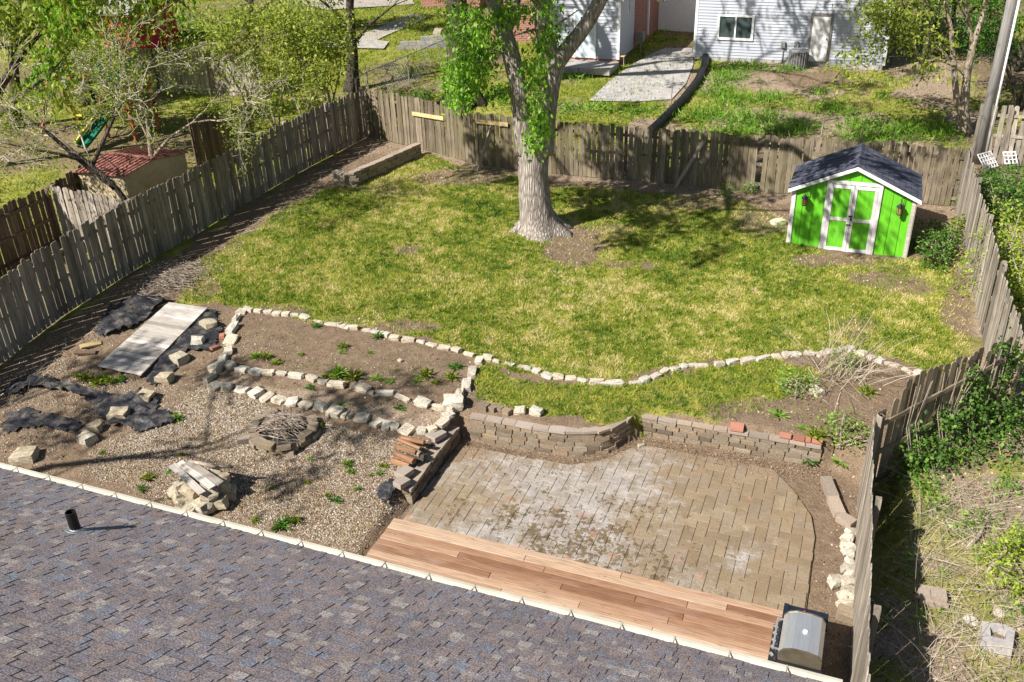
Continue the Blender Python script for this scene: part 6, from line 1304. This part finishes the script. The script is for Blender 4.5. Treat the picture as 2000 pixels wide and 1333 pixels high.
bush('bush', 'dark shaded shrubs between green shed and right fence', Zpt(2.15, 25.2), .55, 1.2, .42, 1700, .09, 'leaf_ivy', 5)
bush('bush', 'bright green sapling shrub against the right fence beside the shed', P(1870, 470), .35, .4, .4, 500, .09, 'leaf_yellow', 6)
bush('bush', 'dense low green shrub under the grey plank fence at right', P(1970, 372), 1.2, .9, .4, 1500, .1, 'leaf_green', 7)
bush('bush', 'yellow-green shrub at the right picture edge in the wild strip', P(2000, 1130), .7, .8, .45, 1500, .07, 'leaf_bush', 8)
# ivy over the jog fence
a, b = np.array(SF[0]), np.array(SF[1]); u_ = (b - a) / np.linalg.norm(b - a); n_ = np.array([u_[1], -u_[0]]); L_ = np.linalg.norm(b - a); pts = []
for c_ in range(95):
    d = rng.uniform(.5, L_ + .4); top = 1.95 * (.35 + .65 * float(smooth(.1, .55, d / L_))) * rng.uniform(.45, 1.05); z = rng.uniform(.02, 1) * top
    o_ = abs(rng.normal(0, .6)) * max(.05, 1 - z / 1.3) + .05; rr_ = rng.uniform(.07, .2)
    m = int(46 * rng.uniform(.4, 1.3)); g_ = rng.normal(0, 1, (m, 3)) * rr_ * [1, .7, 1]
    for w_ in g_:
        q = a + u_ * (d + w_[0]) + n_ * max(.03, o_ + w_[1]); pts.append((q[0], q[1], max(float(gz(*q)) + .03, float(gz(*q)) + z + w_[2])))
p = Zpt(*(a + u_ * L_ * .6 + n_ * .4)); iv = Thing('ivy', 'mass of dark green ivy climbing the jogged fence at right', 'ivy', p)
iv.raw('foliage', leaf_mesh('foliage', np.array(pts), .075, 'leaf_ivy', None, .7, .8)); mb = MB()
for _ in range(20):
    d = rnd.uniform(.5, L_); q = a + u_ * d + n_ * .05; z = float(gz(*q)); mb.tube([(q[0] + n_[0] * .3, q[1] + n_[1] * .3, z), (q[0], q[1], z + .8), (q[0] + rnd.gauss(0, .1), q[1], z + 1.7)], .009, 4)
iv.part('stems', mb, 'stick')
# tangled dead stalks
def stalks(label, fn, n_, ln, w, seed, name='dead_stalks', cat='dead weeds', up_=(.05, .6), mat='straw'):
    r = np.random.default_rng(seed); v = []
    for _ in range(n_):
        x, y = fn(r); z = float(gz(x, y)); a = r.uniform(0, 6.28); el = r.uniform(*up_); L_ = r.uniform(*ln); c_ = r.normal(0, .3)
        pr = None; m = 4
        for i in range(m + 1):
            f = i / m; aa = a + c_ * f; q = np.array([x + math.cos(aa) * L_ * f * math.cos(el), y + math.sin(aa) * L_ * f * math.cos(el), z + .02 + L_ * math.sin(el) * f - .25 * L_ * math.sin(el) * f * f]); q[2] = max(q[2], float(gz(q[0], q[1])) + .01)
            s_ = np.array([-math.sin(aa), math.cos(aa), r.uniform(-.3, .8)]) * w * (1 - .5 * f)
            if pr is not None: v += [pr[0], pr[1], q + s_, q - s_]
            pr = (q - s_, q + s_)
    v = np.array(v); return tag(link(name, fast_mesh(name, v, 4, mat, np.repeat(np.clip(r.normal(.5, .25, n_), 0, 1), 4))), label, cat, kind='stuff')
def strip(r):
    t_ = r.uniform(8.2, 16.5); return (r.uniform(1.75, 6.5) if t_ < 15 else r.uniform(3.7, 7), t_)
stalks('tangle of bleached dead weed stalks in the wild strip right of the fence', strip, 4200, (.3, 1.1), .0045, 3, up_=(-.02, .5))
stalks('tall pale straw stems arching over the wild strip', strip, 200, (.7, 1.7), .0035, 4, up_=(.2, .9))
dv = P(1640, 735)
stalks('sprawling pale dry stems of a dead plant in the right bed', lambda r: (dv[0] + r.normal(0, .35), dv[1] + r.normal(0, .3)), 120, (.6, 1.9), .006, 5, up_=(.05, 1.0))
stalks('dry fallen grass tufts along the back fence line', lambda r: (r.uniform(-17, 2.5), 28.5 + r.normal(0, .3)), 500, (.15, .4), .004, 6)
stalks('fine dead twigs littering the shaded left fence foot', lambda r: (-16.6 + abs(r.normal(0, .5)), r.uniform(10, 28)), 600, (.15, .5), .004, 7)
# lush green growth patches (uncountable)
def patch(label, spots, n_, size, mat, h=.25, name='weed_patch', seed=1, droop=.2, asp=.3):
    r = np.random.default_rng(seed); pts = []
    for px, py, rx, ry in spots:
        c = P(px, py); ax = P(px + rx, py) - c; ay = P(px, py - ry) - c; m = max(10, int(n_ * abs(ax[0] * ay[1] - ax[1] * ay[0])))
        g_ = r.normal(0, .45, (m, 2)); x = c[0] + ax[0] * g_[:, 0] + ay[0] * g_[:, 1]; y = c[1] + ax[1] * g_[:, 0] + ay[1] * g_[:, 1]
        pts.append(np.stack([x, y, gz_s(x, y) + r.uniform(0.01, h, m) * np.exp(-(g_ ** 2).sum(1))], 1))
    pts = np.concatenate(pts); return tag(link(name, leaf_mesh(name, pts, size, mat, np.clip(r.normal(.42, .25, len(pts)), 0, 1), droop, asp)), label, 'weeds', kind='stuff')
patch('lush green grass and weeds in front of the white house', [(1420, 155, 50, 16), (1450, 135, 70, 10), (1400, 185, 50, 18), (1440, 200, 60, 16), (1500, 195, 40, 12), (1540, 140, 40, 8), (1380, 230, 70, 22), (1470, 240, 90, 22), (1560, 255, 60, 18), (1620, 215, 40, 16), (1600, 185, 30, 8), (1680, 250, 50, 22), (1760, 260, 90, 24), (1840, 265, 50, 22), (1700, 275, 80, 18), (1660, 225, 20, 8), (1720, 195, 16, 6), (1440, 262, 120, 12)], 330, .22, 'weed', .2, seed=2, droop=-.9, asp=.14)
patch('leafy ground cover on the far lawn at upper left', [(400, 62, 70, 10), (350, 70, 50, 8), (330, 40, 60, 12)], 60, .35, 'leaf_fresh', .4, seed=3)
patch('green weeds by the chain-link fence and driveway', [(760, 200, 60, 15), (830, 190, 40, 14), (1120, 155, 40, 10), (1180, 215, 60, 12), (1260, 222, 60, 12), (1110, 215, 40, 14), (1010, 205, 60, 14)], 220, .24, 'weed', .2, seed=4, droop=-.6, asp=.14)
patch('fresh green weeds in the wild strip right of the fence', [(1810, 960, 50, 30), (1900, 1030, 60, 30), (1830, 1000, 30, 20), (1960, 960, 40, 40), (1985, 1060, 30, 40), (1870, 900, 60, 20), (1920, 1090, 40, 18), (1840, 1130, 20, 12), (1775, 1110, 16, 30), (1790, 1215, 20, 20), (1975, 1200, 25, 25)], 900, .1, 'weed', .35, seed=5)
patch('bright clover-like weeds along the lawn edges', [(400, 540, 40, 14), (430, 520, 25, 10), (470, 600, 40, 8), (760, 380, 50, 8), (800, 372, 40, 8), (560, 480, 40, 10), (700, 630, 60, 10), (800, 600, 60, 12), (1790, 512, 60, 8), (1650, 520, 60, 8), (1720, 560, 80, 18), (1540, 745, 60, 20), (1700, 720, 60, 14), (1450, 375, 60, 6), (1480, 430, 40, 12), (1520, 800, 60, 25), (1600, 830, 70, 40), (1560, 880, 50, 14), (1650, 900, 40, 25), (1600, 740, 80, 16), (1450, 770, 80, 20), (1350, 780, 70, 16), (600, 720, 90, 18), (760, 720, 80, 25), (700, 790, 120, 14), (560, 660, 70, 12)], 170, .06, 'weed', .08, seed=6)
# weeds one can count: rosettes and upright sprigs
def rosette(n_, ln, up_, seed, mat='weed'):
    r = np.random.default_rng(seed); v = []; cl_ = []
    for i in range(n_):
        a = r.uniform(0, 6.28); el = r.uniform(*up_); L_ = ln * r.uniform(.5, 1.1); w = L_ * .06; d = np.array([math.cos(a), math.sin(a), 0]); s_ = np.array([-math.sin(a), math.cos(a), 0]) * w; b0 = np.array([r.normal(0, ln * .12), r.normal(0, ln * .12), 0])
        m = b0 + d * L_ * .55 * math.cos(el) + [0, 0, L_ * .6 * math.sin(el)]; t_ = b0 + d * L_ * math.cos(el) + [0, 0, L_ * .7 * math.sin(el)]
        v += [b0, m - s_, t_, b0, t_, m + s_]; c_ = min(1, max(0, r.normal(.5, .25))); cl_ += [c_, c_]
    return fast_mesh('leaves', np.array(v), 3, mat, np.array(cl_))
ROS = [rosette(n_, l_, (.1, e_), i, m_) for i, (n_, l_, e_, m_) in enumerate([(52, .19, 1.2, 'weed'), (36, .15, .6, 'weed'), (60, .17, 1.4, 'leaf_yellow'), (40, .2, 1.0, 'leaf_green'), (44, .13, .9, 'leaf_yellow')])]
def weed(px, py, sc, lab, grp=None, tall=False):
    p = P(px, py)
    if tall: bush('weed', lab, p, .28 * sc, .28 * sc, .2 * sc, 260, .06, 'weed', int(px), None, 6, .3, 'weed'); return
    tag(link('weed', ROS[rnd.randrange(5)], None, (p[0], p[1], p[2] + .01), (0, 0, rnd.uniform(0, 6.28)), (sc, sc, sc)), lab, 'weed', grp)
LM = {'the fire pit': (556, 846), 'the planked stone pile': (400, 955), 'the firewood heap': (806, 885), 'the wooden deck corner': (740, 1045), 'the vent pipe gutter': (250, 990), 'the timber platform': (285, 690), 'the grey stepping block': (233, 816), 'the connecting edging': (890, 775), 'the left bed bricks': (440, 690), 'the lone white stone': (782, 706), 'the top edging middle': (690, 650), 'the middle edging row': (640, 750), 'the black fabric trail': (150, 765)}
def weed_group(what, grp, lst, mul):
    rows = []
    for px, py, sc in lst:
        nm = min(LM, key=lambda q: math.hypot(LM[q][0] - px, LM[q][1] - py)); dx, dy = px - LM[nm][0], py - LM[nm][1]
        side = ('right of' if dx > 0 else 'left of') if abs(dx) > abs(dy) else ('below' if dy > 0 else 'above')
        rows.append((nm, side, math.hypot(dx, dy), px, py, sc))
    for nm, side, d, px, py, sc in rows:
        same = sorted(q[2] for q in rows if q[:2] == (nm, side)); k_ = same.index(d)
        rank = '' if len(same) == 1 else ', ' + ['nearest', 'second nearest', 'third nearest', 'fourth nearest', 'fifth nearest', 'sixth nearest', 'seventh nearest', 'eighth nearest'][k_]
        weed(px, py, sc * mul, ('large ' if sc > 1.15 else 'tiny ' if sc < .65 else '') + what + ' ' + side + ' ' + nm + rank, grp)
weed_group('green weed in the gravel', 'weeds in the gravel', [(290, 937, 1.0), (278, 958, .7), (552, 1030, 1.2), (575, 1020, 1.0), (500, 1018, .9), (600, 945, .7), (680, 910, .8), (685, 925, .6), (748, 912, .9), (742, 925, .7), (655, 980, .8), (640, 970, .5), (605, 898, .6), (530, 955, .6), (725, 930, .5), (700, 958, .5), (335, 975, .7), (345, 820, .9), (355, 890, .5), (330, 925, .6), (390, 918, .5), (200, 885, .7)], 1.15)
weed_group('green weed clump in the bed', 'weeds in the planting beds', [(520, 700, 1.1), (500, 700, .9), (540, 712, 1.3), (588, 695, .8), (668, 690, .8), (660, 735, 1.4), (690, 740, 1.5), (640, 738, 1.2), (735, 742, 1.2), (760, 748, 1.0), (670, 680, 1.0), (725, 690, .7), (738, 660, .9), (830, 735, 1.3), (815, 745, 1.0), (890, 720, 1.0), (880, 740, 1.2), (605, 760, .7), (665, 795, .9), (780, 800, .7), (505, 762, .6), (618, 640, .8), (850, 750, 1.0)], 1.2)
weed_group('green weed on the soil', 'weeds below the platform', [(165, 742, 1.2), (190, 750, 1.3), (215, 748, 1.2), (150, 735, .9), (235, 745, .9), (205, 738, 1.0)], 1.2)
for px, py, sc, lab in [(1520, 812, 1.4, 'lone broad green weed on the bare soil of the right bed'), (1590, 855, 1.5, 'leafy weed right of the lone broad weed in the right bed'), (1565, 838, .8, 'little weed between two larger ones in the right bed'), (1585, 905, 1.3, 'weed clump at the right end of the straight block wall'), (1640, 905, 1.5, 'weed clump on the slope above the curb blocks'), (1690, 770, 1.4, 'weed clump close to the fence post of the right bed'), (622, 838, 1.3, 'dark green weed at the right rim of the fire pit')]: weed(px, py, sc * 1.2, lab, None)
for px, py, sc, lab in [(1640, 850, 1.5, 'tall leafy sprig left of the near right fence'), (1660, 870, 1.6, 'tall leafy sprig touching the near right fence'), (1560, 770, 1.6, 'bushy green clump behind the white concrete lump'), (1540, 760, 1.4, 'bushy green clump left in the right bed'), (1650, 720, 1.2, 'bushy green clump under the dry stems'), (1465, 378, 1.0, 'green sprig at the back fence left of the shed'), (1420, 385, 1.2, 'leafy sprig on the lawn edge before the back fence')]: weed(px, py, sc, lab, None, True)
# bits in the wild strip
B = PZ(1945, 1250, .2); pb_ = Thing('concrete_planter', 'pale concrete block with a square hole in the wild strip', 'block', B); o_ = [(-.24, -.22), (.2, -.24), (.26, .14), (.12, .24), (-.22, .2)]; i_ = [(-.1, -.1), (.1, -.1), (.12, .08), (.02, .12), (-.1, .1)]
mb = MB(); n = 5
for z, pl2, m in ((0, o_, 1), (.24, o_, .92), (.24, i_, 1), (.05, i_, .9)): mb.v += [(B[0] + x * m, B[1] + y * m, B[2] + z - .1) for x, y in pl2]
for j in range(3): mb.f += [(j * n + i, j * n + (i + 1) % n, (j + 1) * n + (i + 1) % n, (j + 1) * n + i) for i in range(n)]
mb.f.append(tuple(3 * n + i for i in range(n))); pb_.part('shell', mb, 'white_worn'); pb_.part('soil', MB().prism([(B[0] + x * .93, B[1] + y * .93) for x, y in i_], B[2] - .02, B[2] + .03), 'sand')
for px, py, dz, lab in [(1822, 1172, .05, 'lower tan brick of a small stack in the wild strip'), (1820, 1160, .14, 'upper tan brick of a small stack in the wild strip')]:
    p = PZ(px, py, .2 + dz); loose('brick', CAPS[0], p, (.42, .24, .1), lab, 'brick', (0, .05, .1))
for px, py, lab in [(1895, 1215, 'crumpled white scrap beside the hollow concrete block'), (1950, 1200, 'crumpled white scrap above the hollow concrete block'), (1590, 232 + 535, 'white plaster scrap in the right bed')]:
    p = P(px, py); loose('scrap', ROCKS[5], (p[0], p[1], p[2] + .04), (.2, .16, .06), lab, 'scrap')
for px, py, lab in [(1885, 1075, 'grey branch leaning in the wild strip weeds'), (1925, 1120, 'thin broken branch at right in the wild strip'), (1760, 880 + 60, 'dead branch near the foot of the ivy')]:
    p = Vector(P(px, py)); single('branch', MB().tube([p, p + Vector((.2, .3, .12)), p + Vector((.35, .7, .3))], [.035, .03, .012], 6), 'stick', lab, 'branch', p, smooth=True)
